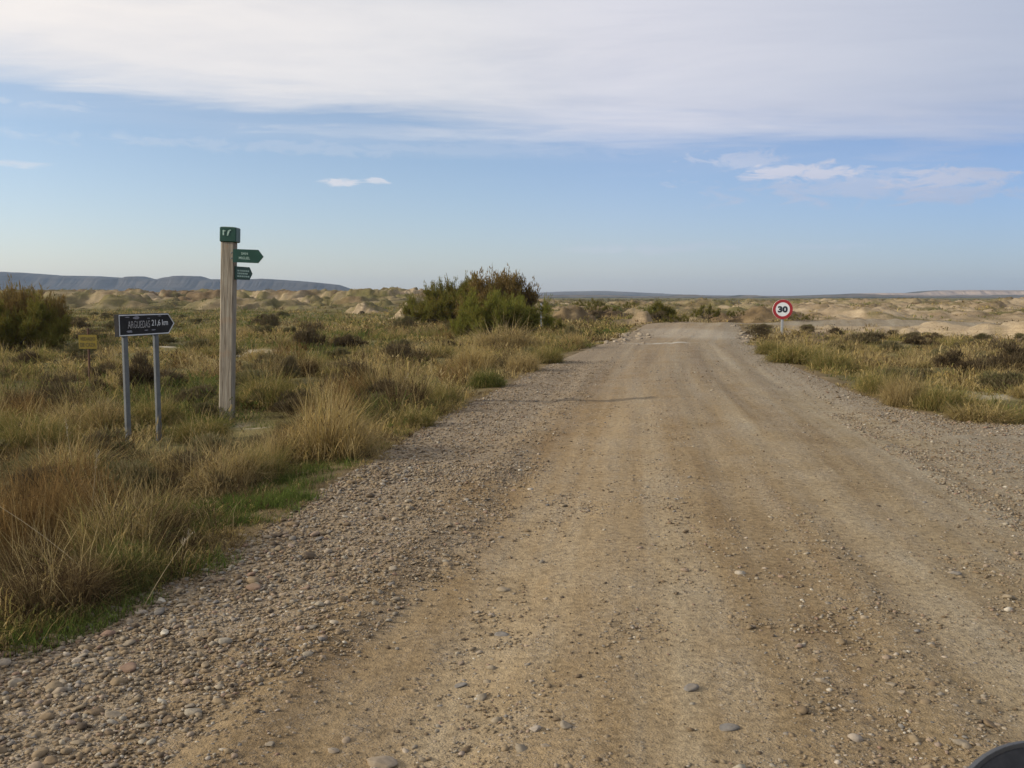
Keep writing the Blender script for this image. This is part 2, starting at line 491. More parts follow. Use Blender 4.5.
MOUNDS = []   # x, y, rx, ry, h, squareness, kind
def mound_px(u, vbase, w, htop, ry, kind='clay', p=1.0):
    x, y = G(u, vbase)
    y2 = y + ry
    x2 = (u - 512) / F * y2
    h = CAM_H - (htop - 297) / F * y2
    MOUNDS.append((x2, y2, w / 2 / F * y2, ry, h, p, kind))
mound_px(642, 327, 34, 308, 2.2, 'clay', 1.4)
mound_px(622, 327, 95, 317, 2.6, 'rust', 1.2)
mound_px(696, 324, 62, 314, 2.4, 'clay', 1.0)
mound_px(762, 324, 96, 303, 3.2, 'dark', .55)
mound_px(718, 322, 40, 306, 2.5, 'dark', .7)
mound_px(567, 322, 66, 303, 3.0, 'dark', .8)
mound_px(600, 318, 60, 302, 3.0, 'dark', .6)
mound_px(408, 318, 40, 299, 3.0, 'clay', 1.2)
mound_px(368, 313, 60, 299, 4.0, 'clay', 1.0)
mound_px(320, 308, 80, 294, 5.0, 'clay', .7)
mound_px(827, 333, 74, 321, 2.2, 'clay', 1.1)
mound_px(866, 334, 90, 323, 2.0, 'clay', .8)
mound_px(905, 335, 60, 324, 1.8, 'clay', 1.0)
mound_px(940, 332, 110, 318, 3.2, 'clay', .8)
mound_px(985, 333, 70, 320, 2.5, 'clay', 1.0)
mound_px(1022, 334, 80, 318, 3.0, 'clay', 1.0)
mound_px(1080, 334, 90, 318, 3.0, 'clay', 1.0)
mound_px(860, 318, 120, 307, 4.5, 'clay', .6)
mound_px(930, 316, 90, 302, 4.0, 'dark', .6)
mound_px(1000, 316, 120, 301, 4.0, 'clay', .6)
LIME = [(255, 353, 1.5, 1.0), (240, 356, 1.2, .7), (380, 322, 4.5, 1.6), (406, 321, 3.0, 1.4), (155, 349, 1.3, .6), (985, 402, 1.2, .7), (1010, 398, 1.0, .7), (226, 421, .45, .3), (258, 424, .3, .15),
        (345, 352, .8, .35), (20, 300, 9, 3), (130, 300, 12, 2.5), (250, 297.9 + 2, 8, 4)]

def terrain(x, y):
    """height and cover of the plain: z, veg, clay, rust, lime"""
    x = np.asarray(x, float); y = np.asarray(y, float)
    sdf = road_sdf(x, y)
    off = sst(0.2, 3.0, sdf)
    z = off * ((fbm(x / 7, y / 7, 3) - .5) * .42 + (fbm(x / 1.3, y / 1.3, 5) - .5) * .16) - .16 * sst(0, 1.6, sdf)
    far = np.hypot(x, y)
    z = z + sst(60, 300, far) * (fbm(x / 60, y / 60, 9) - .5) * 1.0
    # the road climbs a little to a crest, then falls away
    z = z + .32 * np.exp(-((y - 47) / 8.0) ** 2) * np.exp(-((x - 9.5) / 6) ** 2)
    clay = np.zeros_like(z); rust = np.zeros_like(z); lime = np.zeros_like(z)
    # badlands: stepped banks of clay cut by gullies
    az = x / np.maximum(y, 1)
    band_l = sst(118, 150, y + 14 * (vn(x / 25, y * 0, 71) - .5)) * (1 - sst(235, 300, y)) * sst(.14, .02, az)
    band_c = sst(60, 72, y) * (1 - sst(150, 210, y)) * sst(-.06, .04, az) * sst(.34, .24, az)
    band_r = sst(52, 64, y + 6 * (vn(x / 9, y * 0, 72) - .5)) * (1 - sst(170, 230, y)) * sst(.22, .32, az)
    band = np.maximum(np.maximum(band_l, band_c), band_r) * (y > 0)
    warp = (fbm(x / 6, y / 6, 33) - .5) * 7
    f1 = fbm((x + warp) / 17, (y + warp) / 12, 41, 4)
    f2 = fbm((x - warp) / 7, (y + warp) / 6, 47, 3)
    gul = ridged(x / 2.6, y / 3.4, 53)
    step = sst(.46, .58, f1) + .55 * sst(.52, .60, f2)
    hb = band * (step * 1.75 - .38 * gul * np.clip(step, 0, 1) * (step < 1.5)) * (1 - .35 * band_l * 0)
    wl, wr = sst(.05, -.04, az), sst(.08, .2, az)
    hb = hb * (.4 + .9 * fbm(x / 5.5, y / 6.5, 44, 3))
    hb = hb * (1.9 * wl + (1 - wl) * (.5 + .22 * wr))
    cap = (wl * (2.7 + 1.2 * fbm(x / 20, y / 20, 45, 2)) + (1 - wl) * (.9 + .45 * wr + .7 * sst(70, 160, y))) * (.8 + .4 * fbm(x / 4, y / 5, 46, 2))
    hb = cap * np.tanh(hb / cap)
    z = z + np.maximum(hb, 0)
    g3_ = ridged(x / 1.05 + warp * .15, y / 1.5, 57, 3); g4 = fbm(x / .42, y / .5, 59, 2)
    z = z + band * np.clip(step, 0, 1) * ((.5 - g3_) * .5 + (g4 - .5) * .2)
    edge = sst(.43, .50, f1) * (1 - sst(.56, .64, f1)) + .8 * sst(.49, .53, f2) * (1 - sst(.60, .66, f2))
    clay = np.maximum(clay, band * np.clip(edge * 1.1, 0, 1) * (.55 + .45 * sst(.4, .6, fbm(x / 9, y / 9, 61))))
    # pale flat with loose clay on the right
    flat_r = sst(39, 45, y + 5 * (fbm(x / 6, y / 6, 77) - .5)) * (1 - sst(82, 100, y)) * sst(.24, .30, az + .1 * (fbm(x / 8, y / 8, 78) - .5)) * (y > 0)
    clay = np.maximum(clay, flat_r * sst(.30, .5, fbm(x / 5, y / 3.5, 79)))
    rust_b = sst(31, 36, y) * (1 - sst(42, 47, y)) * sst(.26, .33, az) * (y > 0)
    rust = np.maximum(rust, rust_b * sst(.38, .58, fbm(x / 4, y / 2, 83)) * .9)
    rust = np.maximum(rust, band * sst(.46, .6, fbm(x / 6, y / 5, 85)) * (.45 + .35 * wl))
    g2 = ridged(x / 1.1, y / 1.4, 91)
    wob = .75 * (fbm(x / 1.7, y / 1.7, 93, 4) - .5)
    for (mx, my, rx, ry, h, p, kind) in MOUNDS:
        q = np.hypot((x - mx) / rx, (y - my) / ry) + wob
        t = np.clip(1.12 - q, 0, 1)
        m_ = .55 * sst(0, 1, t ** p) + .45 * t
        zm = -.3 + (h + .3) * m_ - (h + .3) * (.62 * g2 + .35 * (g4 - .2)) * np.minimum(m_ * (1.15 - m_) * 2.6, .5)
        z = np.where(t > 0, np.maximum(z, zm), z)
        k = sst(0.03, .22, t)
        if kind == 'clay': clay = np.maximum(clay, k * .95); rust = rust * (1 - k)
        elif kind == 'rust': rust = np.maximum(rust, k * .35); clay = np.maximum(clay, k * .5)
        else:
            clay = clay * (1 - .92 * k); rust = np.where(k > 0, rust * (1 - k) + .8 * k, rust)
    for (u, v, rx, ry) in LIME:
        mx, my = G(u, v, -.15)
        q = np.hypot((x - mx) / rx, (y - my) / ry) + .9 * (fbm(x / .9, y / .6, 95) - .5)
        lime = np.maximum(lime, sst(1.15, .5, q) * (.9 if v < 360 else .5))
    mot = fbm(x / 3.1, y / 4.0, 141, 4); mot2 = fbm(x / .9, y / 1.3, 143, 3)
    clay = clay * (1 - .85 * sst(.47, .62, mot) * sst(44, 60, y) * (1 - .6 * flat_r) * (1 - .4 * wr)) * (1 - .5 * sst(.5, .68, mot2))
    clay = clay * (1 - wl + wl * (.35 + .65 * sst(.42, .6, fbm(x / 8, y / 5, 147))))
    veg = np.clip(sst(-.1, .9, sdf) * (1 - clay) , 0, 1)
    veg = veg * (1 - .0 * lime)
    return z, sdf, veg, clay, rust, lime

def GT(u, v):
    """where the pixel meets the plain itself"""
    cx, cy = (u - 512) / F, -(v - 384) / F
    d = np.array((cx, math.cos(PITCH) + cy * math.sin(PITCH), -math.sin(PITCH) + cy * math.cos(PITCH)))
    t = np.geomspace(2, 500, 1500)
    P = t[:, None] * d[None]
    z = terrain(P[:, 0], P[:, 1])[0]
    below = np.nonzero(P[:, 2] + CAM_H < z)[0]
    k = below[0] if len(below) else len(t) - 1
    return float(P[k, 0]), float(P[k, 1]), float(z[k])

def zat(x, y):
    return float(terrain(np.array([x]), np.array([y]))[0][0])

def graded(a, segs):
    """coordinates from a, each seg (end, step0, step1)"""
    out = [a]
    for end, s0, s1 in segs:
        st = out[-1]
        while out[-1] < end - 1e-6:
            k = (out[-1] - st) / max(end - st, 1e-6)
            out.append(min(out[-1] + s0 * (s1 / s0) ** k, end))
    return np.array(out)

def grid(xs, ys):
    X, Y = np.meshgrid(xs, ys)
    nx, ny = len(xs), len(ys)
    i = np.arange(nx * ny).reshape(ny, nx)
    Q = np.stack([i[:-1, :-1], i[:-1, 1:], i[1:, 1:], i[1:, :-1]], -1).reshape(-1, 4)
    return X.ravel(), Y.ravel(), Q

pos_x = graded(0, [(9, .16, .16), (62, .16, .34), (130, .34, 1.0), (400, 1.0, 12), (6400, 12, 700)])
xs = np.concatenate([-pos_x[:0:-1], pos_x])
ys = np.concatenate([-graded(0, [(30, .5, 6), (6400, 6, 900)])[:0:-1], graded(0, [(12, .15, .15), (75, .15, .3), (240, .3, 1.0), (600, 1.0, 14), (6400, 14, 600)])])
gx, gy, gq = grid(xs, ys)
gz, gs, gveg, gclay, grust, glime = terrain(gx, gy)
gz = gz - .06 * sst(.1, -.3, gs)
# nothing is kept of the fields outside the plain's own height: the far plain stays level
ground = link('ground', new_mesh('ground', np.stack([gx, gy, gz], 1), Q=gq, smooth=True, mat=M_ground,
              attrs={'veg': gveg, 'clay': gclay, 'rust': grust, 'lime': glime}))
tag(ground, kind='structure')

# road sheet
rx_ = graded(-7, [(9, .05, .08), (28, .1, .3), (61, .4, 1.0), (91, 1, 4)])
ry_ = graded(-20, [(0, .5, .2), (12, .05, .08), (30, .08, .2), (82, .2, .3)])
X, Y, Q = grid(rx_, ry_)
S = road_sdf(X, Y)
keep = S < .4
Q = Q[keep[Q].all(1)]
used = np.unique(Q); remap = np.full(len(X), -1); remap[used] = np.arange(len(used)); Q = remap[Q]
X, Y, S = X[used], Y[used], S[used]
Z, _, _, _, _, _ = terrain(X, Y)
u_ = X - centre(Y)
rut = fbm(u_ * 1.5, Y * .06, 101, 3) - .5
Z = Z + sst(-.1, -.9, S) * (rut * .10 + (fbm(X / .35, Y / .35, 103) - .5) * .022 + (fbm(X / .11, Y / .11, 104, 2) - .5) * .016) - .05 * sst(-.1, .3, S)
jr = sst(9, 5, X - centre(Y) + (10.5 - Y) * 0)        # main carriageway against junction
dl = X - left_edge(Y)
grit = .85 * sst(1.9, .5, dl + .9 * (fbm(X / .8, Y / 1.5, 107) - .5)) + .75 * sst(1.0, .2, -S) * (Y > 8) \
     + .8 * sst(2.2, 4.2, u_ + 2.4 * (fbm(X / 1.2, Y / 1.6, 109) - .5)) * sst(30, 14, Y) + .5 * sst(9, 22, Y)
gxp, gyp = G(662, 343.5)
q = np.hypot((X - gxp) / 1.25, (Y - gyp) / .55) + .7 * 1.6 * (fbm(X / .5, Y / .35, 111) - .5)
q2 = np.hypot((X - G(690, 336)[0]) / 2.2, (Y - G(690, 336)[1]) / 4.5) + .5 * (fbm(X / 1.5, Y / 1.5, 113) - .5)
rl = np.maximum(sst(1.05, .45, q) * .75 * sst(.3, .55, fbm(X / .25, Y / .2, 115)), sst(1.1, .5, q2) * .22)
road = link('road', new_mesh('road', np.stack([X, Y, Z], 1), Q=Q, smooth=True, mat=M_road,
            attrs={'across': u_, 'along': Y, 'grit': np.clip(grit, 0, 1), 'lime': rl}))
tag(road, kind='structure')

# ------------------------------------------------------------------ mesas and far hills
def ridge(name, D, prof, mat_, depth=650, cliff=.5, gull=90, seed=0, foot=-3.0):
    us = np.array([p[0] for p in prof], float); vs = np.array([p[1] for p in prof], float)
    n = 520
    U = np.linspace(us[0], us[-1], n)
    Vc = np.interp(U, us, vs)
    X0 = (U - 512) / F * D
    H = CAM_H + (297.0 - Vc) / F * D
    H = np.maximum(H, .2)
    # front foot, talus, cliff foot, cliff top, plateau, back
    T = np.array([0, .12, .25, .4, .52, .62, .70, .76, .80, .83, .86, .89, .93, 1.0, 1.15, 1.5])
    Zf = np.interp(T, [0, .25, .52, .70, .78, .84, .88, 1.0, 1.15, 1.5],
                   [0, .10, .26, .40, 1 - cliff + .02, .92, .975, 1.0, .9, 0])
    XX = np.repeat(X0[:, None], len(T), 1); TT = np.repeat(T[None], n, 0)
    gl = ridged(XX / gull, TT * 1.4 + 3, 200 + seed, 4)
    gl2 = fbm(XX / (gull * 3.0), TT * .5, 210 + seed, 3)
    shift = (gl - .5) * 70 * (depth / 650) * np.clip(T * 3, 0, 1) * (T < 1.05) + (gl2 - .5) * 260 * (depth / 650)
    YY = D - depth + TT * depth + shift
    hn = 1 + .10 * (fbm(XX / 60, TT * 3, 220 + seed) - .5) * (TT < .9)
    ZZ = foot + (H[:, None] - foot) * Zf[None] * hn
    i = np.arange(n * len(T)).reshape(n, len(T))
    Q = np.stack([i[:-1, :-1], i[1:, :-1], i[1:, 1:], i[:-1, 1:]], -1).reshape(-1, 4)
    cl = sst(.70, .77, TT) * (1 - sst(.87, .9, TT)) * np.ones_like(XX)
    cl = np.clip(cl * .9 + .35 * sst(.55, .75, gl) * (TT < .75), 0, 1)
    tp = sst(.88, .95, TT) * np.ones_like(XX)
    me = new_mesh(name, np.stack([XX, YY, ZZ], -1).reshape(-1, 3), Q=Q, smooth=False, mat=mat_, attrs={'cliff': cl.ravel(), 'top': tp.ravel()})
    return tag(link(name, me), kind='structure')

ridge('mesa', 3000, [(-260, 268), (-120, 271), (-20, 272), (30, 273), (60, 275.5), (95, 276), (128, 278), (134, 276.5), (146, 276.5), (154, 279), (164, 279.5), (172, 277), (185, 276), (205, 276.5), (214, 279.5),
                     (240, 279.5), (268, 279), (300, 281), (322, 283), (340, 285), (352, 289), (362, 293), (375, 297)], M_mesa, seed=1)
ridge('far_hills', 4300, [(300, 297), (330, 293), (380, 291.5), (430, 291), (500, 292), (540, 292.5), (565, 291.5), (600, 291), (640, 292.5), (690, 295), (740, 295.5), (790, 296), (850, 296.5)], M_hill, 700, .3, 160, seed=2)
ridge('hills', 2000, [(480, 297.5), (520, 295.8), (560, 294.8), (600, 294.8), (640, 296), (668, 296), (680, 294.6), (692, 294.6), (704, 296), (735, 296.5), (742, 295.0), (752, 295.0), (760, 296.3),
                      (790, 296), (830, 294.5), (860, 294), (885, 295), (930, 295.5), (1000, 296), (1100, 295), (1250, 296)], M_hill, 420, .35, 70, seed=3)
ridge('pale_cliffs', 2900, [(800, 297), (822, 295), (850, 293.5), (880, 293), (905, 293), (918, 291.2), (940, 290.3), (985, 290), (1030, 290.4), (1080, 289.5), (1150, 291), (1300, 290)], M_pale, 600, .62, 80, seed=4)

# ------------------------------------------------------------------ plants
def blades(root, az, tilt, L, w, curl, tint, lat=None):
    """curved blades: root (N,3)"""
    n = len(root)
    dx, dy = np.cos(az), np.sin(az)
    la = az + (math.pi / 2 if lat is None else lat)
    lx, ly = np.cos(la) * w * .5, np.sin(la) * w * .5
    st, ct = np.sin(tilt), np.cos(tilt)
    s2, c2 = np.sin(tilt + curl), np.cos(tilt + curl)
    mid = root + np.stack([dx * st, dy * st, ct], 1) * (L * .52)[:, None]
    tip = mid + np.stack([dx * s2, dy * s2, c2], 1) * (L * .48)[:, None]
    o = np.stack([lx, ly, np.zeros(n)], 1)
    V = np.stack([root - o, root + o, mid + o * .75, mid - o * .75, tip], 1).reshape(-1, 3)
    b = np.arange(n)[:, None] * 5
    T = np.concatenate([b + np.array([[0, 1, 2]]), b + np.array([[0, 2, 3]]), b + np.array([[3, 2, 4]])], 1).reshape(-1, 3)
    return V, T, np.repeat(tint, 5)

def join(parts):
    V, T, A = [], [], []; n = 0
    for v, t, a in parts:
        V.append(v); T.append(t + n); A.append(a); n += len(v)
    return np.concatenate(V), np.concatenate(T), np.concatenate(A)

def tussock_proto(kind, seed, n=900, lod=1.0):
    """fountain of stiff blades, about 1 m wide and .8 m high"""
    r = np.random.RandomState(seed)
    c = {'gold': (.46, .09), 'rust': (.44, .14), 'straw': (.38, .08), 'olive': (.70, .12), 'dark': (.12, .12), 'green': (.88, .1), 'mixed': (.45, .24)}[kind]
    n = int(n / lod)
    k = 7
    cen = np.stack([r.uniform(-.24, .24, k), r.uniform(-.24, .24, k)], 1)
    cs = r.uniform(.65, 1.1, k)
    idx = r.randint(0, k, n)
    rr = .10 * np.sqrt(r.rand(n)); ra = r.rand(n) * 6.283
    root = np.stack([cen[idx, 0] + rr * np.cos(ra), cen[idx, 1] + rr * np.sin(ra), np.full(n, -.03)], 1)
    oaz = np.arctan2(root[:, 1], root[:, 0])
    az = oaz + r.normal(0, .75, n)
    tilt = np.clip(np.abs(r.normal(.34, .36, n)) + .5 * np.hypot(root[:, 0], root[:, 1]), 0, 1.35)
    L = r.uniform(.45, .88, n) * cs[idx]
    w = r.uniform(.004, .008, n) * lod
    tint = np.clip(r.normal(c[0], c[1], n), 0, 1)
    low = r.rand(n) < .32
    L[low] *= .5; tilt[low] += .45
    tint[low] = np.clip(r.normal(.12, .1, low.sum()), 0, 1)
    curl = np.where(r.rand(n) < .27, r.uniform(1.2, 2.4, n), r.uniform(.1, 1.1, n))
    parts = [blades(root, az, tilt, L, w, curl, tint, r.rand(n) * 6.283)]
    # short broken bits and leaflets through the clump
    m = int(n * .75)
    a = r.rand(m) * 6.283; q = np.sqrt(r.rand(m)) * .46
    rt = np.stack([q * np.cos(a), q * np.sin(a), .04 + .52 * r.rand(m) * (1 - (q / .5) ** 2)], 1)
    parts.append(blades(rt, r.rand(m) * 6.283, r.uniform(.1, 2.2, m), r.uniform(.04, .15, m), r.uniform(.005, .012, m) * lod ** .6, r.normal(.2, .6, m), np.clip(r.normal(c[0] - .08, .2, m), 0, 1), r.rand(m) * 6.283))
    # a few long seed stalks
    m = 26
    root = np.stack([r.uniform(-.25, .25, m), r.uniform(-.25, .25, m), np.zeros(m)], 1)
    parts.append(blades(root, r.rand(m) * 6.283, np.abs(r.normal(.3, .2, m)), r.uniform(.8, 1.15, m), np.full(m, .006 * lod ** .5), r.uniform(.0, .5, m), np.clip(r.normal(.42, .05, m), 0, 1)))
    V, T, A = join(parts)
    return new_mesh('tussock', V, T, attrs={'tint': A}, mat=M_russet if kind == 'rust' else M_grass)

def shrub_proto(tone, seed, lod=1.0, mat_=None):
    """low twiggy dome, about 1 m wide and .6 m high"""
    r = np.random.RandomState(seed)
    k = r.randint(9, 20)
    a = r.rand(k) * 6.283; q = np.sqrt(r.rand(k)) * r.uniform(.3, .42)
    cen = np.stack([q * np.cos(a), q * np.sin(a), .12 + .34 * (1 - (q / .4) ** 2) * r.uniform(.3, 1.2, k)], 1)
    cr = r.uniform(.12, .22, k)
    n = int(2600 / lod)
    idx = r.randint(0, k, n)
    d = r.normal(0, 1, (n, 3)); d /= np.linalg.norm(d, axis=1)[:, None]
    d[:, 2] = np.abs(d[:, 2]) * 1.0 - .25
    root = cen[idx] + d * (cr[idx] * r.rand(n) ** .4)[:, None]
    root[:, 2] = np.maximum(root[:, 2], .0)
    az = np.arctan2(d[:, 1], d[:, 0]) + r.normal(0, .5, n)
    tone_k = np.clip(tone + r.normal(0, .1, k), 0, 1)
    tint = np.clip(tone_k[idx] + r.normal(0, .12, n), 0, 1)
    parts = [blades(root, az, np.abs(r.normal(.5, .4, n)), r.uniform(.05, .13, n) * lod ** .3, r.uniform(.007, .016, n) * lod ** .6, r.normal(.2, .4, n), tint, r.rand(n) * 6.283)]
    m = 90
    ta = r.rand(m) * 6.283
    parts.append(blades(np.stack([.08 * np.cos(ta), .08 * np.sin(ta), np.full(m, -.02)], 1), ta, r.uniform(.1, 1.25, m), r.uniform(.35, .62, m), np.full(m, .008), r.normal(-.2, .2, m), np.full(m, .15)))
    V, T, A = join(parts)
    return new_mesh('shrub', V, T, attrs={'tint': A}, mat=mat_ or M_shrub)

def tamarisk(name, loc, w, d, h, seed, leaf_mat, label, cat='bush', dens=1.0, tops=0.25, group=None, bias=0.0):
    """many-stemmed feathery bush: trunk (stems) and crown"""
    r = np.random.RandomState(seed)
    root = empty(name, loc)
    tag(root, label, cat, group)
    nc = int(48 * max(.5, (w * d) ** .4 / 2.0))
    cl = []
    for i in range(nc):
        a = r.rand() * 6.283; q = math.sqrt(r.rand())
        px, py = q * math.cos(a) * w * .5, q * math.sin(a) * d * .5
        top = h * (1 - .5 * q ** 2.6) * r.uniform(.72, 1.0) * (1 + bias * px / w)
        cl.append((px, py, top * (r.uniform(.45, .86) if i % 2 else r.uniform(.14, .5)), top))
    stems = MB()
    parts = []
    for (px, py, pz, top) in cl:
        b = (px * .18 + r.normal(0, .08), py * .18 + r.normal(0, .08), -.1)
        mid = (px * .6 + r.normal(0, .06), py * .6 + r.normal(0, .06), pz * .5)
        stems.tube([b, mid, (px, py, pz)], [.035 * h / 2, .022 * h / 2, .01 * h / 2], 5)
        rad = r.uniform(.22, .38) * (h / 2.2) * 1.0
        # sprays
        ns = int(30 * dens)
        for s_ in range(ns):
            v = r.normal(0, 1, 3); v /= np.linalg.norm(v); v[2] = v[2] * .9 + .25
            tipp = np.array([px, py, pz]) + v * rad * r.uniform(.5, 1.35)
            if tipp[2] < .05: continue
            out = np.array([px, py, pz]) + (tipp - np.array([px, py, pz])) * .25
            up = np.array([0, 0, 1.0]) * (r.rand() < tops) * .35 * h / 2
            tipp = tipp + up
            nb = int(22 * dens) + 8
            t = r.rand(nb) ** .8
            pt = out + (tipp - out) * t[:, None] + r.normal(0, .018 * h, (nb, 3))
            dirv = (tipp - out); az0 = math.atan2(dirv[1], dirv[0]); ti0 = math.acos(np.clip(dirv[2] / (np.linalg.norm(dirv) + 1e-6), -1, 1))
            tone = np.clip(r.normal(.5, .2), 0, 1)
            parts.append(blades(pt, az0 + r.normal(0, .7, nb), np.clip(ti0 * .7 + r.normal(0, .4, nb), 0, 2.2), r.uniform(.06, .15, nb) * h / 2, r.uniform(.011, .026, nb) * h / 2 / math.sqrt(dens),
                                r.normal(.1, .3, nb), np.clip(tone + r.normal(0, .12, nb), 0, 1), r.rand(nb) * 6.283))
            if s_ % 4 == 0:
                stems.tube([(px, py, pz), tuple(out), tuple(tipp)], [.008, .006, .003], 3, False)
    stems.build('trunk', M_twig, root)
    V, T, A = join(parts)
    link('crown', new_mesh('crown', V, T, attrs={'tint': A}, mat=leaf_mat), root)
    return root

def place_bush(name, u, v, w_px, h_px, seed, leaf, label, depth=None, **kw):
    x, y, _ = GT(u, v)
    w = w_px / F * y; h = h_px / F * y * 1.03
    dd = depth or w * .8
    y2 = y + dd * .4; x2 = (u - 512) / F * y2
    return tamarisk(name, (x2, y2, zat(x2, y2)), w, dd, h, seed, leaf, label, **kw)

place_bush('tamarisk_bush', 2, 353, 122, 58, 11, M_tam, 'large dark green bush at the left edge of the photo behind the yellow notice', dens=1.25)
place_bush('tamarisk_bush', 30, 347, 64, 80, 12, M_rust, 'rust orange feathery bush rising out of the green bush at the left edge', dens=.8, tops=.4)
place_bush('tamarisk_bush', 455, 326, 104, 50, 13, M_tam, 'broad olive brown bush forming the left half of the thicket beside the road', dens=1.2)
place_bush('tamarisk_bush', 503, 339, 100, 50, 14, M_tam_front, 'rounded green bush in front of the thicket left of the road', dens=1.3)
place_bush('tamarisk_bush', 498, 328, 74, 62, 15, M_rust, 'sparse reddish brown bush topping the thicket left of the road', dens=.75, tops=.45)
place_bush('tamarisk_bush', 550, 334, 34, 19, 16, M_tam, 'small dark bush at the right foot of the roadside thicket', dens=.8)
place_bush('tamarisk_bush', 660, 322, 30, 22, 17, M_tam, 'dark green bush behind the tan mound where the road ends', dens=.9)
place_bush('tamarisk_bush', 676, 323, 28, 11, 18, M_tam, 'low green bush on the right side of the tan mound', dens=.8)
place_bush('tamarisk_bush', 705, 321, 28, 14, 19, M_tam, 'green bush below the dark bank beyond the road end', dens=.8)
place_bush('tamarisk_bush', 600, 318, 40, 8, 20, M_tam, 'low dark bush line left of the tan mound', dens=.8)

place_bush('tamarisk_bush', 737, 321, 26, 9, 25, M_tam, 'dark low bush added for the shadowed hollow left of the brown bank beyond the road end', dens=.7)  # added bush, stands in for the shadowed caves beside the bank
place_bush('tamarisk_bush', 628, 309, 26, 9, 26, M_tam, 'dark bush added for the shadowed holes above the tan mound', dens=.6)  # this bush and the next are added in place of shadow holes
place_bush('tamarisk_bush', 588, 307, 34, 10, 27, M_tam, 'dark spreading bush added for the shadowed bank between thicket and tan mound', dens=.6)
place_bush('tamarisk_bush', 800, 322, 34, 8, 28, M_tam, 'low dark bush right behind the speed limit sign', dens=.6)
# --- single tussocks and shrubs with their own labels
KINDS = ['gold', 'rust', 'straw', 'olive', 'dark', 'green', 'mixed']
PROTO = {k: [tussock_proto(k, 300 + 10 * i + j, 2600) for j in range(2)] for i, k in enumerate(KINDS)}
PROTO_FAR = {k: [tussock_proto(k, 500 + 10 * i + j, 1000, 1.8) for j in range(2)] for i, k in enumerate(KINDS)}
SHRUB = {'dark': [shrub_proto(.25, 401), shrub_proto(.32, 402), shrub_proto(.4, 407)], 'olive': [shrub_proto(.75, 403), shrub_proto(.68, 404), shrub_proto(.8, 408)], 'grey': [shrub_proto(.5, 405), shrub_proto(.95, 406), shrub_proto(.6, 409)]}

def plant_at(name, me, x, y, w, h, label, cat, group=None, z=None):
    o = link(name, me, None, (x, y, (zat(x, y) if z is None else z) - .02), (random.uniform(-.06, .06), random.uniform(-.06, .06), random.uniform(0, 6.28)))
    o.scale = (w, w * random.uniform(.75, 1.15), h)
    return tag(o, label, cat, group)

def tus(u, v, wpx, hpx, kind, label, n=1):
    x, y, _ = GT(u, v)
    w = wpx / F * y; h = hpx / F * y
    y += w * .35
    x = (u - 512) / F * y
    return plant_at('grass_tussock', PROTO[kind][random.randint(0, 1)], x, y, w * 1.0, h / .66, label, 'grass tussock')

def shr(u, v, wpx, hpx, kind, label):
    x, y, _ = GT(u, v)
    w = wpx / F * y; h = hpx / F * y
    y += w * .35; x = (u - 512) / F * y
    return plant_at('shrub', SHRUB[kind][random.randint(0, 1)], x, y, w * 1.05, h / .46, label, 'shrub')

tus(322, 464, 96, 78, 'gold', 'big golden dry grass tussock bulging onto the left gravel edge of the road')
tus(345, 458, 50, 50, 'straw', 'straw tussock leaning against the right side of the big golden tussock')
tus(285, 470, 60, 50, 'straw', 'pale straw tussock at the left foot of the big golden tussock')
tus(385, 410, 74, 56, 'mixed', 'tall brown and straw tussock just beyond the big golden one')
tus(405, 418, 52, 50, 'dark', 'dark brown tussock with bent pale stalks beyond the big golden one')
tus(352, 412, 54, 46, 'rust', 'orange brown tussock left of the dark one with bent stalks')
tus(440, 408, 46, 30, 'olive', 'olive tussock at the road edge below the roadside thicket')
tus(415, 428, 40, 24, 'olive', 'low olive tussock on the gravel edge beside the dark tussock')
tus(268, 412, 66, 46, 'olive', 'rounded olive tussock just right of the wooden signpost')
tus(262, 392, 50, 30, 'dark', 'dark tussock behind the rounded olive one by the wooden signpost')
tus(298, 378, 52, 28, 'dark', 'wide dark tussock between wooden signpost and roadside thicket')
tus(70, 560, 150, 118, 'rust', 'large orange brown tussock in the near left corner')
tus(15, 585, 130, 130, 'rust', 'big rust tussock cut by the left edge of the photo')
tus(110, 575, 110, 90, 'mixed', 'brown mixed tussock leaning over the near left gravel')
tus(40, 622, 130, 78, 'dark', 'dark tussock low in the near left corner')
tus(25, 600, 90, 80, 'dark', 'tussock tinted dark for the shade under the big rust one at the left edge')  # this and the next two are added, dark colour painting the corner's shade
tus(85, 605, 100, 55, 'dark', 'tussock tinted dark for the shade at the foot of the large orange brown tussock')
tus(135, 560, 80, 70, 'dark', 'tussock tinted dark for the shade between the orange brown one and the green patch')
tus(120, 596, 110, 60, 'green', 'dark green tuft beside the large orange brown tussock')
tus(150, 535, 70, 50, 'green', 'fresh green tuft left of the bright grass patch')
tus(218, 500, 100, 64, 'straw', 'straw tussock behind the bright green grass patch')
tus(255, 488, 70, 52, 'olive', 'olive and straw tussock right of the straw one behind the green patch')
tus(165, 490, 80, 50, 'mixed', 'brownish tussock left of the straw one behind the green patch')
tus(155, 425, 50, 34, 'olive', 'olive tuft round the right leg of the black arrow sign')
tus(105, 440, 60, 44, 'mixed', 'mixed brown tuft left of the left leg of the black arrow sign')
shr(140, 402, 52, 40, 'dark', 'dark bushy shrub seen between the legs of the black arrow sign')
shr(94, 399, 36, 16, 'dark', 'dark shrub at the foot of the yellow notice')
tus(15, 420, 60, 38, 'dark', 'dark tussock by the left edge below the green bush')
tus(30, 460, 90, 50, 'olive', 'olive tussock left of the black arrow sign near the left edge')
tus(60, 500, 100, 60, 'mixed', 'brown tussock behind the large orange brown one')
tus(200, 445, 60, 34, 'olive', 'olive tussock between black arrow sign and wooden signpost, in front')
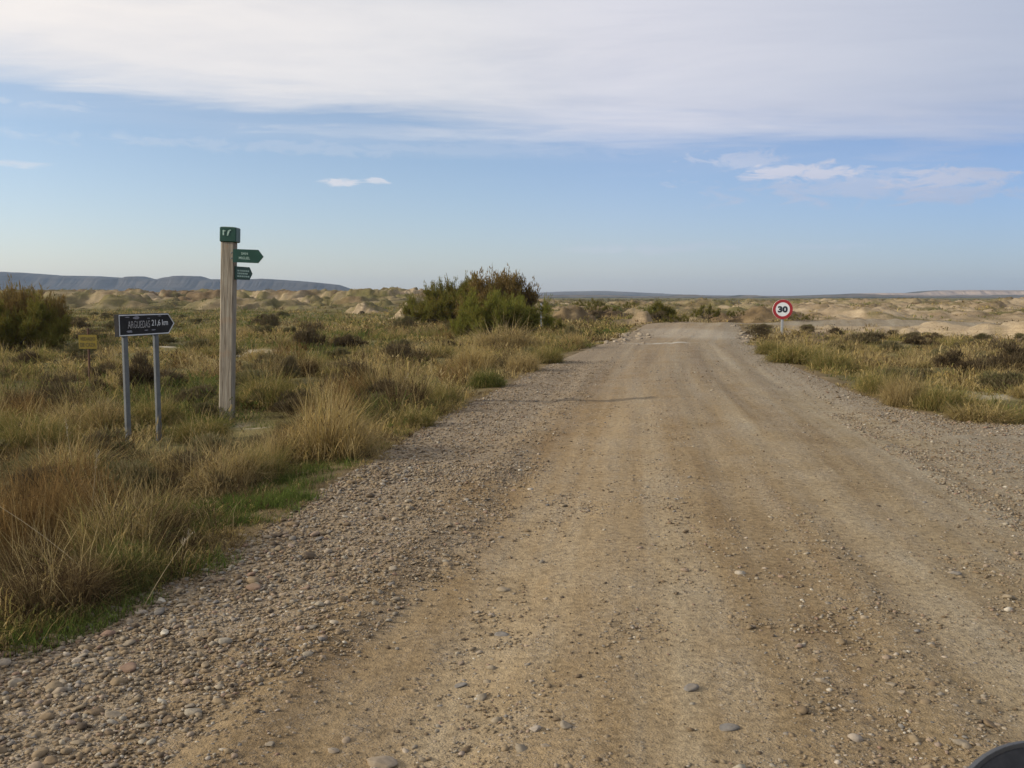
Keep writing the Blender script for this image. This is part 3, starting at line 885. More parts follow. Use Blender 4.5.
tus(545, 364, 40, 22, 'olive', 'olive tussock on the left road edge beyond the thicket')
tus(522, 372, 40, 24, 'straw', 'straw tussock on the left road edge in front of the rounded green bush')
tus(488, 388, 46, 24, 'green', 'green tuft on the left road edge below the rounded green bush')
tus(572, 350, 36, 22, 'gold', 'golden tussock on the left road edge near the pale stone heap')
tus(470, 372, 60, 30, 'gold', 'orange straw tussock in front of the rounded green bush')
tus(505, 352, 60, 30, 'straw', 'straw tussock at the foot of the rounded green bush')
shr(310, 351, 46, 24, 'dark', 'dark rounded shrub on the plain right of the wooden signpost')
shr(349, 352, 24, 15, 'dark', 'small dark shrub just right of the dark rounded shrub on the plain')
shr(285, 384, 40, 26, 'grey', 'greyish shrub between signpost and big golden tussock, farther back')
shr(270, 330, 26, 16, 'grey', 'grey brown shrub on the plain behind the wooden signpost')
tus(795, 364, 60, 26, 'olive', 'yellow green tussock below the speed limit sign')
tus(770, 355, 36, 18, 'olive', 'small yellow green tuft left of the yellow green tussock')
tus(832, 372, 44, 26, 'olive', 'olive tussock right of the yellow green tussock')
tus(910, 408, 56, 42, 'straw', 'pale straw tussock on the right verge where gravel widens')
tus(938, 412, 50, 36, 'olive', 'olive tussock right of the pale straw tussock on the right verge')
tus(985, 424, 70, 26, 'mixed', 'low brown tussock by the pale patch at the right edge')
tus(880, 395, 50, 30, 'olive', 'olive tussock left of the pale straw tussock on the right verge')
shr(760, 337, 24, 10, 'dark', 'small dark shrub beside grey stones at the right side of the road end')
shr(836, 352, 24, 10, 'dark', 'dark green shrub on the right flat behind the olive tussock')
shr(865, 345, 46, 11, 'grey', 'grey brown shrub on the right flat below the pale mounds')
shr(960, 380, 60, 24, 'dark', 'dark shrub on the right flat nearest the right edge')
shr(1005, 372, 50, 26, 'dark', 'dark shrub cut by the right edge of the photo')
shr(920, 350, 40, 11, 'dark', 'dark brown shrub on the right flat under the pale clay mounds')

# --- repeats scattered over the plain
taken = []
def scatter(n, fx, y0, y1, seed, mind=1.2, test=None):
    r = np.random.RandomState(seed); out = []
    tries = 0
    while len(out) < n and tries < n * 60:
        tries += 1
        y = y0 * (y1 / y0) ** r.rand()
        x = fx(r, y)
        if road_sdf(np.array([x]), np.array([y]))[0] < .9: continue
        if any((x - a) ** 2 + (y - b) ** 2 < mind ** 2 for a, b in taken[-200:]): continue
        if abs(x + 3.75) < .9 and 10.2 < y < 13.4: continue
        if -5.4 < x < -4.2 and 9.4 < y < 12.4: continue
        taken.append((x, y)); out.append((x, y))
    return out
left_x = lambda r, y: r.uniform(-.62 * y - 2, .18 * y)
for x, y in scatter(90, left_x, 14, 100, 21):
    s = random.uniform(.5, 1.15)
    plant_at('shrub', SHRUB[random.choice(['dark', 'dark', 'grey', 'olive', 'olive'])][random.randint(0, 2)], x, y, s * random.uniform(1.1, 1.6), s * random.uniform(.8, 1.25),
             'low dark shrub dotted among the grass on the left plain', 'shrub', 'shrubs dotted over the left plain')
for x, y in scatter(150, left_x, 9, 60, 22, .8):
    s = random.uniform(.6, 1.1)
    plant_at('grass_tussock', (PROTO if y < 15 else PROTO_FAR)[random.choice(['straw', 'olive', 'olive', 'gold', 'mixed', 'rust', 'dark'])][random.randint(0, 1)], x, y, s, s * .8,
             'dry grass tussock among many on the left plain', 'grass tussock', 'grass tussocks over the left plain')
near_x = lambda r, y: left_edge(y) - .7 - r.rand() * .45 * y
for x, y in scatter(44, near_x, 5, 16, 27, .6):
    s = random.uniform(.45, .95)
    plant_at('shrub', SHRUB[random.choice(['dark', 'grey', 'olive', 'olive', 'grey'])][random.randint(0, 2)], x, y, s * 1.1, s * .85,
             'low twiggy shrub mixed into the grass near the signs', 'shrub', 'twiggy shrubs in the near left grass')
right_x = lambda r, y: r.uniform(.2 * y, .62 * y + 2)
for x, y in scatter(34, right_x, 15, 46, 23):
    s = random.uniform(.35, .85)
    plant_at('shrub', SHRUB[random.choice(['dark', 'grey', 'grey', 'olive', 'olive'])][random.randint(0, 2)], x, y, s * 1.4, s * .9,
             'low dark shrub among the grass on the right flat', 'shrub', 'shrubs dotted over the right flat')
for x, y in scatter(70, right_x, 13.5, 40, 24, .7):
    s = random.uniform(.5, .95)
    plant_at('grass_tussock', (PROTO if y < 16 else PROTO_FAR)[random.choice(['straw', 'straw', 'olive', 'olive', 'mixed', 'gold'])][random.randint(0, 1)], x, y, s, s * .7,
             'dry grass tussock among many on the right flat', 'grass tussock', 'grass tussocks over the right flat')

# --- grass cover (stuff)
def cover(n, fx, y0, y1, seed, nb, rad, hr, wr, edge=.0, pw=1.0, even=False, dt=0.0):
    r = np.random.RandomState(seed)
    m = int(n * 2.2)
    y = y0 * (y1 / y0) ** (r.rand(m) ** pw)
    x = fx(r, y)
    z, s, veg, clay, rust, lime = terrain(x, y)
    patch = fbm(x / 1.6, y / 1.6, 151, 3)
    patch2 = fbm(x / 6, y / 9, 157, 3)
    p = sst(edge - .12, edge + .5, s + .5 * (fbm(x / .7, y / .7, 159) - .5)) * (1 - .93 * lime) * (1 - .9 * clay) * (1 - .88 * rust) * sst(.34, .52, patch * .65 + patch2 * .35 + .02)
    if even: p = sst(edge - .1, edge + .25, s) * (r.rand(m) < .75)
    p = p * sst(.7, 1.0, np.maximum(np.abs(x + 3.75) / .75, np.abs(y - 11.7) / 1.35))
    ok = r.rand(m) < p
    x, y, z, s, patch, patch2 = [a[ok][:n] for a in (x, y, z, s, patch, patch2)]
    k = len(x)
    big = np.exp(r.normal(0, .32, k)) * (.55 + .8 * sst(.3, .65, patch)) * (.35 + .65 * sst(-.1, 1.0, s + .2))
    hue = fbm(x / 3.2, y / 4.5, 163, 4)
    t = np.interp(hue, [.25, .38, .47, .54, .62, .72], [.2, .38, .46, .62, .74, .86]) + r.normal(0, .13, k) + .12 * sst(50, 110, y) + dt
    q = r.rand(k) < np.where((x < 0) & (y < 8), .42, .19)  # more dark tufts near left put the shade there into their colour
    t[q] = r.uniform(.0, .2, q.sum())
    g = np.clip(y / 9, .85, 6)
    id_ = np.repeat(np.arange(k), nb)
    n_ = len(id_)
    ra = r.rand(n_) * 6.283; rq = np.sqrt(r.rand(n_))
    R0 = (r.uniform(rad[0], rad[1], k) * big)[id_]
    root = np.stack([x[id_] + rq * R0 * np.cos(ra), y[id_] + rq * R0 * np.sin(ra), z[id_] - .03], 1)
    L = (r.uniform(hr[0], hr[1], k) * big)[id_] * r.uniform(.3, 1.1, n_)
    w = r.uniform(wr[0], wr[1], n_) * g[id_]
    leafy = (r.rand(k) < .38)[id_]
    L = np.where(leafy, L * .42, L); w = np.where(leafy, w * 1.5, w)
    tilt = np.clip(np.abs(r.normal(.12, .34, n_)) + .6 * rq * r.uniform(.3, 1.3, n_), 0, 1.45)
    tilt = np.where(leafy, np.abs(r.normal(.7, .5, n_)), tilt)
    root[:, 2] += np.where(leafy, r.rand(n_) * (big * .16)[id_], 0)
    return blades(root, ra + r.normal(0, .6, n_), tilt, L, w, np.where(r.rand(n_) < .25, r.uniform(1.1, 2.3, n_), r.uniform(.1, 1.0, n_)), np.clip(t[id_] + r.normal(0, .09, n_), 0, 1), r.rand(n_) * 6.283)

lx = lambda r, y: left_edge(y) - (r.rand(len(y)) ** 1.25) * (left_edge(y) + .66 * y + 3.0)
A1 = cover(4000, lx, 3.0, 14, 31, 42, (.06, .18), (.12, .32), (.0035, .007), -.5)
A2 = cover(6500, lx, 12, 48, 32, 26, (.10, .28), (.15, .38), (.004, .008), dt=.07)
A3 = cover(9500, lx, 42, 165, 33, 14, (.2, .5), (.2, .42), (.005, .010), dt=.05)
A0 = cover(1100, lambda r, y: left_edge(y) - r.rand(len(y)) * 1.1 + .15, 3.0, 16, 37, 30, (.05, .13), (.12, .34), (.003, .006), -.15, even=True)
V, T, A = join([A0, A1, A2, A3])
g = link('dry_grass', new_mesh('dry_grass', V, T, attrs={'tint': A}, mat=M_grass))
tag(g, 'dry straw and olive grass covering the plain left of the road', 'grass', kind='stuff')
rxf = lambda r, y: np.where(y < 46, 1, 1) * (.2 * y + r.rand(len(y)) * (.46 * y + 4))
B1 = cover(2600, rxf, 11.5, 24, 34, 32, (.08, .2), (.12, .30), (.0035, .007), dt=-.11)
B2 = cover(3000, rxf, 22, 46, 35, 20, (.12, .3), (.14, .30), (.004, .007), dt=-.11)
B3 = cover(3000, lambda r, y: (-.02 + r.rand(len(y)) * .7) * y, 55, 200, 36, 12, (.2, .5), (.12, .3), (.006, .012))
V, T, A = join([B1, B2, B3])
g = link('dry_grass', new_mesh('dry_grass', V, T, attrs={'tint': A}, mat=M_grass))
tag(g, 'dry straw grass covering the flat right of the road and beyond its end', 'grass', kind='stuff')

# bright green strip by the left gravel edge
def green_patch(spots, n, seed):
    r = np.random.RandomState(seed); parts = []
    for (u, v, rx, ry, k) in spots:
        cx, cy = G(u, v, -.05)
        m = int(n * k)
        a = r.rand(m) * 6.283; q = np.sqrt(r.rand(m)) * (1 - .3 * r.rand(m))
        x = cx + q * rx * np.cos(a); y = cy + q * ry * np.sin(a)
        z, s, *_ = terrain(x, y)
        ok = s > -.22
        x, y, z = x[ok], y[ok], z[ok]; m = len(x)
        dn = fbm(x / .3, y / .3, 171)
        ok = r.rand(m) < sst(.3, .55, dn); x, y, z = x[ok], y[ok], z[ok]; m = len(x)
        parts.append(blades(np.stack([x, y, z - .03], 1), r.rand(m) * 6.283, np.abs(r.normal(.35, .35, m)), r.uniform(.04, .16, m), r.uniform(.003, .006, m), r.uniform(0, 1.1, m),
                            np.clip(r.normal(.5, .3, m), 0, 1), r.rand(m) * 6.283))
    return join(parts)
V, T, A = green_patch([(205, 520, .75, .55, 3.4), (262, 505, .5, .3, 1.2), (320, 470, .45, .4, .6), (165, 535, .5, .4, 1.0), (255, 494, .55, .5, 1.0), (292, 484, .4, .4, 1.0), (60, 630, .8, .5, 1.3), (150, 575, .6, .4, .9), (235, 500, .5, .4, .8), (10, 645, .6, .4, .8), (350, 452, .5, .5, .25), (430, 408, .6, .8, .3), (480, 386, .6, 1.0, .3)], 3800, 41)
g = link('green_grass', new_mesh('green_grass', V, T, attrs={'tint': A}, mat=M_green))
tag(g, 'short fresh green grass along the near left gravel edge', 'grass', kind='stuff')

# far scrub
def far_scrub(n, seed):
    r = np.random.RandomState(seed); parts = []
    y = 50 * (900 / 50) ** r.rand(n); x = r.uniform(-.62, .62, n) * y
    ok = road_sdf(x, y) > 3; x, y = x[ok], y[ok]
    cl = fbm(x / 22, y / 30, 181) ; ok = r.rand(len(x)) < sst(.38, .6, cl); x, y = x[ok], y[ok]
    tz = terrain(x, y); ok = (tz[3] < .2) & (np.abs(terrain(x + .5, y)[0] - tz[0]) < .15); x, y, z = x[ok], y[ok], tz[0][ok]
    for k in range(70):
        m = len(x)
        s = r.uniform(.35, .9, m) * np.clip(y / 150, .55, 2.6)
        a = r.rand(m) * 6.283; q = np.sqrt(r.rand(m)) * s * .8
        root = np.stack([x + q * np.cos(a), y + q * np.sin(a), z + r.rand(m) * s * .45 * (1 - q / s)], 1)
        parts.append(blades(root, a, np.abs(r.normal(.7, .45, m)), s * r.uniform(.12, .3, m), s * r.uniform(.05, .12, m), r.normal(.3, .5, m), np.clip(r.normal(.55, .25, m), 0, 1), r.rand(m) * 6.283))
    return join(parts)
V, T, A = far_scrub(3600, 51)
g = link('scrub', new_mesh('scrub', V, T, attrs={'tint': A}, mat=M_shrub))
tag(g, 'dark scrub dotted over the far plain and clay banks', 'scrub', kind='stuff')

# long dry stalks leaning out of the near left tussocks
def stalk(u, v, Y, dx, dy, L, bend, seed):
    r = np.random.RandomState(seed)
    p0 = np.array(at(u, v, Y)); p0[2] = zat(p0[0], p0[1])
    d = np.array([dx, dy, 1.0]); d /= np.linalg.norm(d)
    pts = [p0 + d * L * t + np.array([dx, dy, -1]) * bend * t * t for t in np.linspace(0, 1, 7)]
    return pts
for i, (u, v, Y, dx, dy, L, bd, lab) in enumerate([
        (140, 600, 4.7, .55, -.1, .55, .05, 'pale stalk standing above the gravel by the green tuft'),
        (105, 560, 5.1, -1.0, .1, .9, .1, 'long pale stalk leaning left from the orange brown tussock'),
        (85, 500, 6.0, .12, 0, .75, .02, 'upright dry stalk behind the orange brown tussock'),
        (78, 470, 7.4, -.1, 0, .8, .02, 'thin upright stalk with pale seed heads left of the black arrow sign'),
        (390, 420, 13.6, .35, 0, .75, .1, 'bent pale stalk in the tussock beyond the big golden one')]):
    e = empty('dry_stalk', stalk(u, v, Y, dx, dy, L, bd, i)[0])
    tag(e, lab, 'dry stalk')
    p = stalk(u, v, Y, dx, dy, L, bd, i)
    b = MB(); b.tube([q - p[0] for q in p], list(np.linspace(.0024, .0012, 7)), 5)
    b.build('stem', M_stalk, e)
    r = np.random.RandomState(i + 600)
    tip = np.array([q - p[0] for q in p[-2:]])
    n = 26
    rt = tip[0] + (tip[1] - tip[0]) * r.rand(n)[:, None] + r.normal(0, .006, (n, 3))
    Vv, Tt, Aa = blades(rt, r.rand(n) * 6.28, np.abs(r.normal(.5, .4, n)), r.uniform(.015, .04, n), r.uniform(.002, .004, n), r.normal(.2, .3, n), r.rand(n), r.rand(n) * 6.28)
    link('seed_head', new_mesh('seed_head', Vv, Tt, attrs={'tint': Aa}, mat=M_seed), e)

# ------------------------------------------------------------------ stones
import bmesh
def stone_proto(sub, seed):
    r = np.random.RandomState(seed)
    bm = bmesh.new(); bmesh.ops.create_icosphere(bm, subdivisions=sub, radius=1)
    V = np.array([v.co[:] for v in bm.verts]); T = np.array([[v.index for v in f.verts] for f in bm.faces]); bm.free()
    for k in range(8):
        d = r.normal(0, 1, 3); d /= np.linalg.norm(d)
        c = r.uniform(.42, .78); p = V @ d
        V = V - np.outer(np.maximum(p - c, 0), d) * .85
    V = V * (1 + .22 * (vn(V[:, 0] * 1.3 + seed, V[:, 1] * 1.3 + V[:, 2], seed) - .5))[:, None]
    V = V * np.array([1, r.uniform(.65, .95), r.uniform(.36, .6)])
    return V, T
P_LO = [stone_proto(1, 700 + i) for i in range(6)]
P_HI = [stone_proto(2, 720 + i) for i in range(6)]
P_BIG = [stone_proto(3, 740 + i) for i in range(8)]

def pebbles(x, y, z, rad, tint, protos, seed, sink=.25):
    r = np.random.RandomState(seed); parts = []
    idx = r.randint(0, len(protos), len(x))
    for k, (V, T) in enumerate(protos):
        s = idx == k; n = s.sum()
        if not n: continue
        a = r.rand(n) * 6.283; ca, sa = np.cos(a), np.sin(a)
        tx = r.normal(0, .18, n)
        vx = V[None, :, 0] * ca[:, None] - V[None, :, 1] * sa[:, None]
        vy = V[None, :, 0] * sa[:, None] + V[None, :, 1] * ca[:, None]
        vz = V[None, :, 2] + vx * tx[:, None]
        R_ = rad[s][:, None]
        P = np.stack([vx * R_ + x[s][:, None], vy * R_ + y[s][:, None], vz * R_ + (z[s] + rad[s] * sink)[:, None]], -1).reshape(-1, 3)
        TT = (T[None] + (np.arange(n) * len(V))[:, None, None]).reshape(-1, 3)
        parts.append((P, TT, np.repeat(tint[s], len(V))))
    return join(parts)

def road_z(x, y):
    z, s, *_ = terrain(x, y)
    u = x - centre(y)
    rut = fbm(u * 1.5, y * .06, 101, 3) - .5
    return z + sst(-.1, -.9, s) * (rut * .10 + (fbm(x / .35, y / .35, 103) - .5) * .022) - .05 * sst(-.1, .3, s), s

def tints(n, r):
    return np.clip(np.where(r.rand(n) < .16, r.uniform(.78, 1, n), r.normal(.44, .24, n)), 0, 1)

r = np.random.RandomState(61)
sets = []
# left shoulder
def shoulder(n, y0, y1, width, med, sig, protos, seed, pw=1.6, cap=.055):
    r = np.random.RandomState(seed)
    y = y0 * (y1 / y0) ** r.rand(n)
    d = -.42 + (r.rand(n) ** pw) * width - np.where(r.rand(n) < .12, r.rand(n) * .5, 0)
    x = left_edge(y) + d + .25 * (fbm(y / 1.1, y * 0, 191) - .5) * 2
    z, s = road_z(x, y)
    rad = np.clip(np.exp(r.normal(math.log(med), sig, n)) * (1.12 - .45 * np.clip(d / abs(width), 0, 1)), .004, cap)
    return pebbles(x, y, z, rad, tints(n, r), protos, seed + 1)
sets.append(shoulder(1100, 2.4, 9, 1.9, .021, .40, P_HI, 71, 1.1, .048))
sets.append(shoulder(26000, 2.4, 9, 2.0, .0102, .45, P_LO, 73, 1.15, .028))
sets.append(shoulder(14000, 8, 24, 2.1, .0125, .42, P_LO, 75, 1.15, .03))
sets.append(shoulder(2600, 2.6, 14, -.9, .011, .4, P_LO, 77, 1.0, .026))
# loose stones over the whole road and the junction
def loose(n, y0, y1, med, sig, protos, seed, thr=(.42, .62), cap=.05):
    r = np.random.RandomState(seed)
    y = y0 * (y1 / y0) ** r.rand(n)
    x = r.uniform(-.5 * y - 1, .66 * y + 1.5, n)
    z, s = road_z(x, y)
    u = x - centre(y)
    cl = .55 * fbm(u * 2.2, y * .25, 193, 3) + .45 * fbm(x / .5, y / .5, 195, 3)
    cl = cl + .17 * sst(2.2, 4.2, u + 2.0 * (fbm(x / 1.2, y / 1.6, 109) - .5))
    ok = (s < -.1) & (r.rand(n) < sst(thr[0], thr[1], cl) * .9 + .1)
    x, y, z = x[ok], y[ok], z[ok]; m = len(x)
    rad = np.clip(np.exp(r.normal(math.log(med), sig, m)), .0035, cap)
    return pebbles(x, y, z, rad, tints(m, r), protos, seed + 1, .03)
sets.append(loose(52000, 2.6, 8, .0074, .47, P_LO, 81, (.36, .58)))
sets.append(loose(20000, 7, 20, .0095, .42, P_LO, 83, (.38, .6)))
sets.append(loose(5000, 16, 48, .024, .4, P_LO, 85))
sets.append(loose(420, 2.8, 9, .021, .3, P_HI, 87))
sets.append(loose(26000, 4.5, 14, .0085, .45, P_LO, 88, (.5, .68)))
def right_gravel(n, seed):
    r = np.random.RandomState(seed)
    y = r.uniform(4.2, 13.5, n); x = centre(y) + 1.9 + r.rand(n) ** 1.2 * 6.5
    z, s = road_z(x, y)
    cl = .5 * fbm(x / 1.4, y / .8, 197, 3) + .5 * fbm(x / .45, y / .45, 198, 3)
    ok = (s < -.05) & (r.rand(n) < sst(.37, .55, cl + .05 * sst(1.9, 4.5, x - centre(y)) + .05 * sst(6, 10, y))) & (x < .6 * y + .9)
    x, y, z = x[ok], y[ok], z[ok]; m = len(x)
    return pebbles(x, y, z, np.clip(np.exp(r.normal(math.log(.0105), .42, m)), .004, .035), tints(m, r), P_LO, seed + 1, .05)
sets.append(right_gravel(52000, 95))
# right verge edge
def verge(n, seed):
    r = np.random.RandomState(seed)
    pts = np.array(RP + [(8.6, 11.6), (14, 10.6)])
    t = r.rand(n) * (len(pts) - 1.001); i = t.astype(int); f = t - i
    p = pts[i] * (1 - f)[:, None] + pts[i + 1] * f[:, None]
    x = p[:, 0] - np.abs(r.normal(0, .5, n)) + .1; y = p[:, 1] - np.abs(r.normal(0, .55, n)) + .1
    z, s = road_z(x, y)
    return pebbles(x, y, z, np.clip(np.exp(r.normal(math.log(.013), .42, n)), .005, .045), tints(n, r), P_LO, seed + 1)
sets.append(verge(5000, 91))
V, T, A = join(sets)
g = link('gravel', new_mesh('gravel', V, T, attrs={'tint': A}, smooth=True, mat=M_stone))
tag(g, 'loose grey and tan gravel strewn over the road and its shoulders', 'gravel', kind='stuff')

# single stones big enough to point at
BIG = [new_mesh('stone', V, T, attrs={'tint': np.full(len(V), t)}, smooth=True, mat=M_stone)
       for (V, T), t in zip(P_BIG, [.58, .85, .35, .70, .97, .62, .92, .84])]
def stone(u, v, wpx, kind, label, group=None, flat=1.0):
    x, y = G(u, v)
    z = float(road_z(np.array([x]), np.array([y]))[0][0])
    s = wpx / F * math.hypot(y, 1.6) / 2
    o = link('stone', BIG[kind], None, (x, y, z + s * .10 * flat), (random.uniform(-.15, .15), random.uniform(-.15, .15), random.uniform(-.4, .4) if wpx > 14 else random.uniform(0, 6.28)))
    o.scale = (s, s, s * flat)
    return tag(o, label, 'stone', group)
stone(378, 757, 36, 1, 'large flat pale stone set in the dirt at the bottom edge', flat=.75)
stone(332, 750, 14, 1, 'small pale stone left of the large flat pale stone')
stone(271, 751, 11, 5, 'small tan stone far left of the large flat pale stone')
stone(689, 690, 20, 3, 'dark grey stone lying in the middle of the near road')
stone(725, 728, 26, 3, 'flat grey stone sunk in the road right of centre', flat=.6)
stone(822, 683, 14, 5, 'rounded tan stone on the right half of the near road')
stone(902, 695, 14, 1, 'pale stone with a dark shadow on the right of the near road')
stone(960, 748, 16, 5, 'grey stone just left of the dark mirror')
stone(458, 678, 17, 3, 'bluish grey flat stone left of the road centre', flat=.5)
stone(500, 628, 18, 3, 'grey stone in the loose band left of the road centre', flat=.7)
stone(505, 585, 20, 0, 'grey brown stone on the road above the loose band', flat=.7)
stone(130, 673, 24, 6, 'reddish stone in the left gravel, paler on top')
stone(118, 688, 18, 2, 'brown stone just below the reddish stone in the left gravel')
stone(255, 590, 22, 6, 'dark red brown stone at the inner edge of the left gravel')
stone(66, 719, 14, 3, 'dark slate coloured stone in the near left gravel')
stone(113, 720, 20, 7, 'white grey flat stone right of the slate coloured one', flat=.7)
stone(140, 614, 16, 4, 'cream coloured stone near the grass in the left gravel')
stone(114, 610, 18, 5, 'tan stone beside the cream coloured one near the grass')
stone(127, 599, 18, 1, 'long pale stone lying at the grass edge', flat=.6)
stone(17, 686, 20, 7, 'pale stone near the left edge in the gravel')
stone(190, 609, 13, 1, 'small light stone in the middle of the left gravel')
stone(78, 663, 14, 4, 'light pinkish stone in the near left gravel')
stone(62, 687, 13, 7, 'white stone left of the brown stone in the gravel')
stone(535, 727, 16, 4, 'half buried cream stone near the bottom edge right of centre')
stone(565, 724, 14, 5, 'tan stone beside the half buried cream stone')
stone(447, 565, 11, 2, 'brown stone in the orange dirt left of road centre')
stone(545, 745, 15, 1, 'pale stone low at the bottom edge near the road centre')
stone(1010, 600, 16, 0, 'grey stone in the loose gravel at the right edge')
stone(955, 575, 14, 3, 'grey stone in the loose gravel near the right edge')
r = np.random.RandomState(66)
for i in range(46):
    u = r.normal(622, 13); v = r.normal(339, 3.2)
    stone(u, v, r.uniform(4, 10), r.choice([1, 4, 7, 1]), 'pale stone in the heap left of the road near its end', 'pale stones heaped left of the road end')
for i in range(40):
    u = r.normal(746, 6); v = 337 + (u - 746) * .35 + r.normal(0, 3.0)
    stone(u, v, r.uniform(4, 9), r.choice([0, 3, 7, 5]), 'grey stone in the heap right of the road near its end', 'grey stones heaped right of the road end')

# ------------------------------------------------------------------ black arrow sign
def rect(x0, z0, x1, z1): return [(x0, z0), (x1, z0), (x1, z1), (x0, z1)]
def arrow(x0, x1, z0, z1, tip): return [(x0, z0), (x1 - tip, z0), (x1, (z0 + z1) / 2), (x1 - tip, z1), (x0, z1)]
def arrow_in(x0, x1, z0, z1, tip, b):
    return [(x0 + b, z0 + b), (x1 - tip - b * .35, z0 + b), (x1 - b * 1.45, (z0 + z1) / 2), (x1 - tip - b * .35, z1 - b), (x0 + b, z1 - b)]

p0 = at(117, 327, 11.15); p1 = at(173, 322, 12.25)
rz = math.atan2(p1[1] - p0[1], p1[0] - p0[0])
Ln = math.hypot(p1[1] - p0[1], p1[0] - p0[0])
base = (p0[0], p0[1], zat(p0[0], p0[1]))
sg = tag(empty('direction_sign', base, rz), 'black arrow sign with white border on two grey steel legs, lettered ARGUEDAS 21,6 km', 'direction sign')
zc = (p0[2] + p1[2]) / 2 - base[2]
hz = .132
b = MB(); b.prism(arrow(0, Ln, zc - hz, zc + hz, .13), -.02, .035)
bd = b.build('board', M_black, sg)
b = MB(); b.frame(arrow(.008, Ln - .006, zc - hz + .006, zc + hz - .006, .128), arrow_in(.008, Ln - .006, zc - hz + .006, zc + hz - .006, .128, .013), -.0235, -.0195)
b.build('border', M_white, bd)
text_part('lettering', 'ARGUEDAS', Ln * .385, .088, M_fade, bd, (Ln * .345, -.021, zc + .005), .0)
text_part('lettering', '21,6 km', Ln * .30, .085, M_letter, bd, (Ln * .72, -.021, zc + .012), .003)
b = MB()
rr = random.Random(5)
for (cx, cz, w, h) in [(.30, .085, .09, .035), (.18, -.075, .09, .03), (.15, .095, .07, .01), (.52, .075, .05, .012), (.72, .10, .07, .01), (.47, -.07, .06, .012), (.60, -.07, .07, .012)]:
    pts = [(cx * Ln + w * Ln / 1.1 * (.5 + .25 * rr.random()) * math.cos(a), zc + cz + h * (.4 + .3 * rr.random()) * math.sin(a)) for a in np.linspace(0, 6.283, 9)[:-1]]
    b.prism(pts, -.0225, -.0195)
b.build('scuff_mark', M_scuff, bd)
for px in (125.5, 156.5):
    lo, hi = 0.0, Ln
    for _ in range(40):
        m_ = (lo + hi) / 2
        X_, Y_ = p0[0] + math.cos(rz) * m_, p0[1] + math.sin(rz) * m_
        if 512 + F * X_ / Y_ < px: lo = m_
        else: hi = m_
    zl = zat(X_, Y_) - base[2]
    b = MB(); b.box((m_, .01, (zl - .3 + zc - hz) / 2), (.08, .04, zc - hz - zl + .3), .008)
    b.build('leg', M_galv, sg)

# ------------------------------------------------------------------ wooden signpost
x, y, z0_ = GT(225.3, 421)
y += .08
wp = tag(empty('wooden_signpost', (x, y, zat(x, y))), 'tall weathered square wooden signpost with green cap and two green arrow boards', 'signpost')
wp.rotation_euler = (0, R(2.3), 0)
H = CAM_H + (297 - 228.5) / F * y * 1.008 - zat(x, y)
b = MB(); b.box((0, 0, (H - .25) / 2), (.19, .19, H + .25), .014)
b.build('post', M_wood, wp)
b = MB(); b.box((.012, 0, H - .112), (.24, .23, .215), .012)
cp = b.build('cap', M_greenp, wp)
# worn pale pictogram: two small marks
b = MB()
b.prism(rect(-.06, H - .125, -.04, H - .05), -.1205, -.1165); b.prism(rect(-.037, H - .07, -.022, H - .055), -.1205, -.1165)
b.prism([(.0, H - .13), (.018, H - .13), (.04, H - .06), (.06, H - .055), (.05, H - .04), (.015, H - .06)], -.1205, -.1165)
b.build('pictogram', M_greenl, cp)
b = MB()
for zz_ in (H - .37, H - .45):
    b.lathe([(0, .006), (.011, .005), (.014, 0)], 12)
    b.v[-36:] = [(p[0] + .075, -.126 - p[1] * .5, p[2] + zz_) for p in b.v[-36:]]
bolt_ = b
b = MB(); b.prism(arrow(.095, .53, H - .505, H - .315, .075), -.125, -.098)
a1 = b.build('arrow_board', M_greenp, wp); bolt_.build('bolt', M_galv, a1, True); a1['label'] = 'upper green arrow board pointing right, lettered SAN MIGUEL'
text_part('lettering', 'SAN', .095, .034, M_greenl, a1, (.26, -.126, H - .375), .01)
text_part('lettering', 'MIGUEL', .16, .038, M_greenl, a1, (.26, -.126, H - .44), .01)
b = MB(); b.prism(arrow(.0, .44, -.095, .095, .08), -.014, .014)
a2 = b.build('arrow_board', M_greenp, wp, loc=(.098, -.05, H - .655), rot=(0, 0, R(72))); a2['label'] = 'lower green arrow board turned away from the road'
b = MB()
for z0 in (.035, -.005, -.045):
    xx = .05
    for k in range(6):
        w = rr.uniform(.025, .045); b.prism(rect(xx, z0 - .012, xx + w, z0 + .012), -.0165, -.0135); xx += w + .012
b.build('lettering', M_greenl, a2)

# ------------------------------------------------------------------ yellow notice
x, y, _ = GT(90, 385)
yn = tag(empty('notice_sign', (x, y, zat(x, y))), 'small yellow notice plate with dark lettering on a thin rusty post', 'notice')
z_ = lambda v: CAM_H + (297 - v) / F * y - zat(x, y)
b = MB(); b.tube([(0, 0, -.3), (.005, 0, z_(328))], .024, 8); b.build('post', M_rusty, yn, True)
b = MB(); b.prism(rect(-.185, z_(348.5), .185, z_(334.5)), -.026, -.021)
pl = b.build('plate', M_yellow, yn)
zc2 = (z_(348.5) + z_(334.5)) / 2
text_part('lettering', 'VEDADO', .31, .075, M_inkdark, pl, (0, -.027, zc2 + .062), .01)
text_part('lettering', 'DE CAZA', .31, .08, M_inkdark, pl, (0, -.027, zc2 - .062), .01)

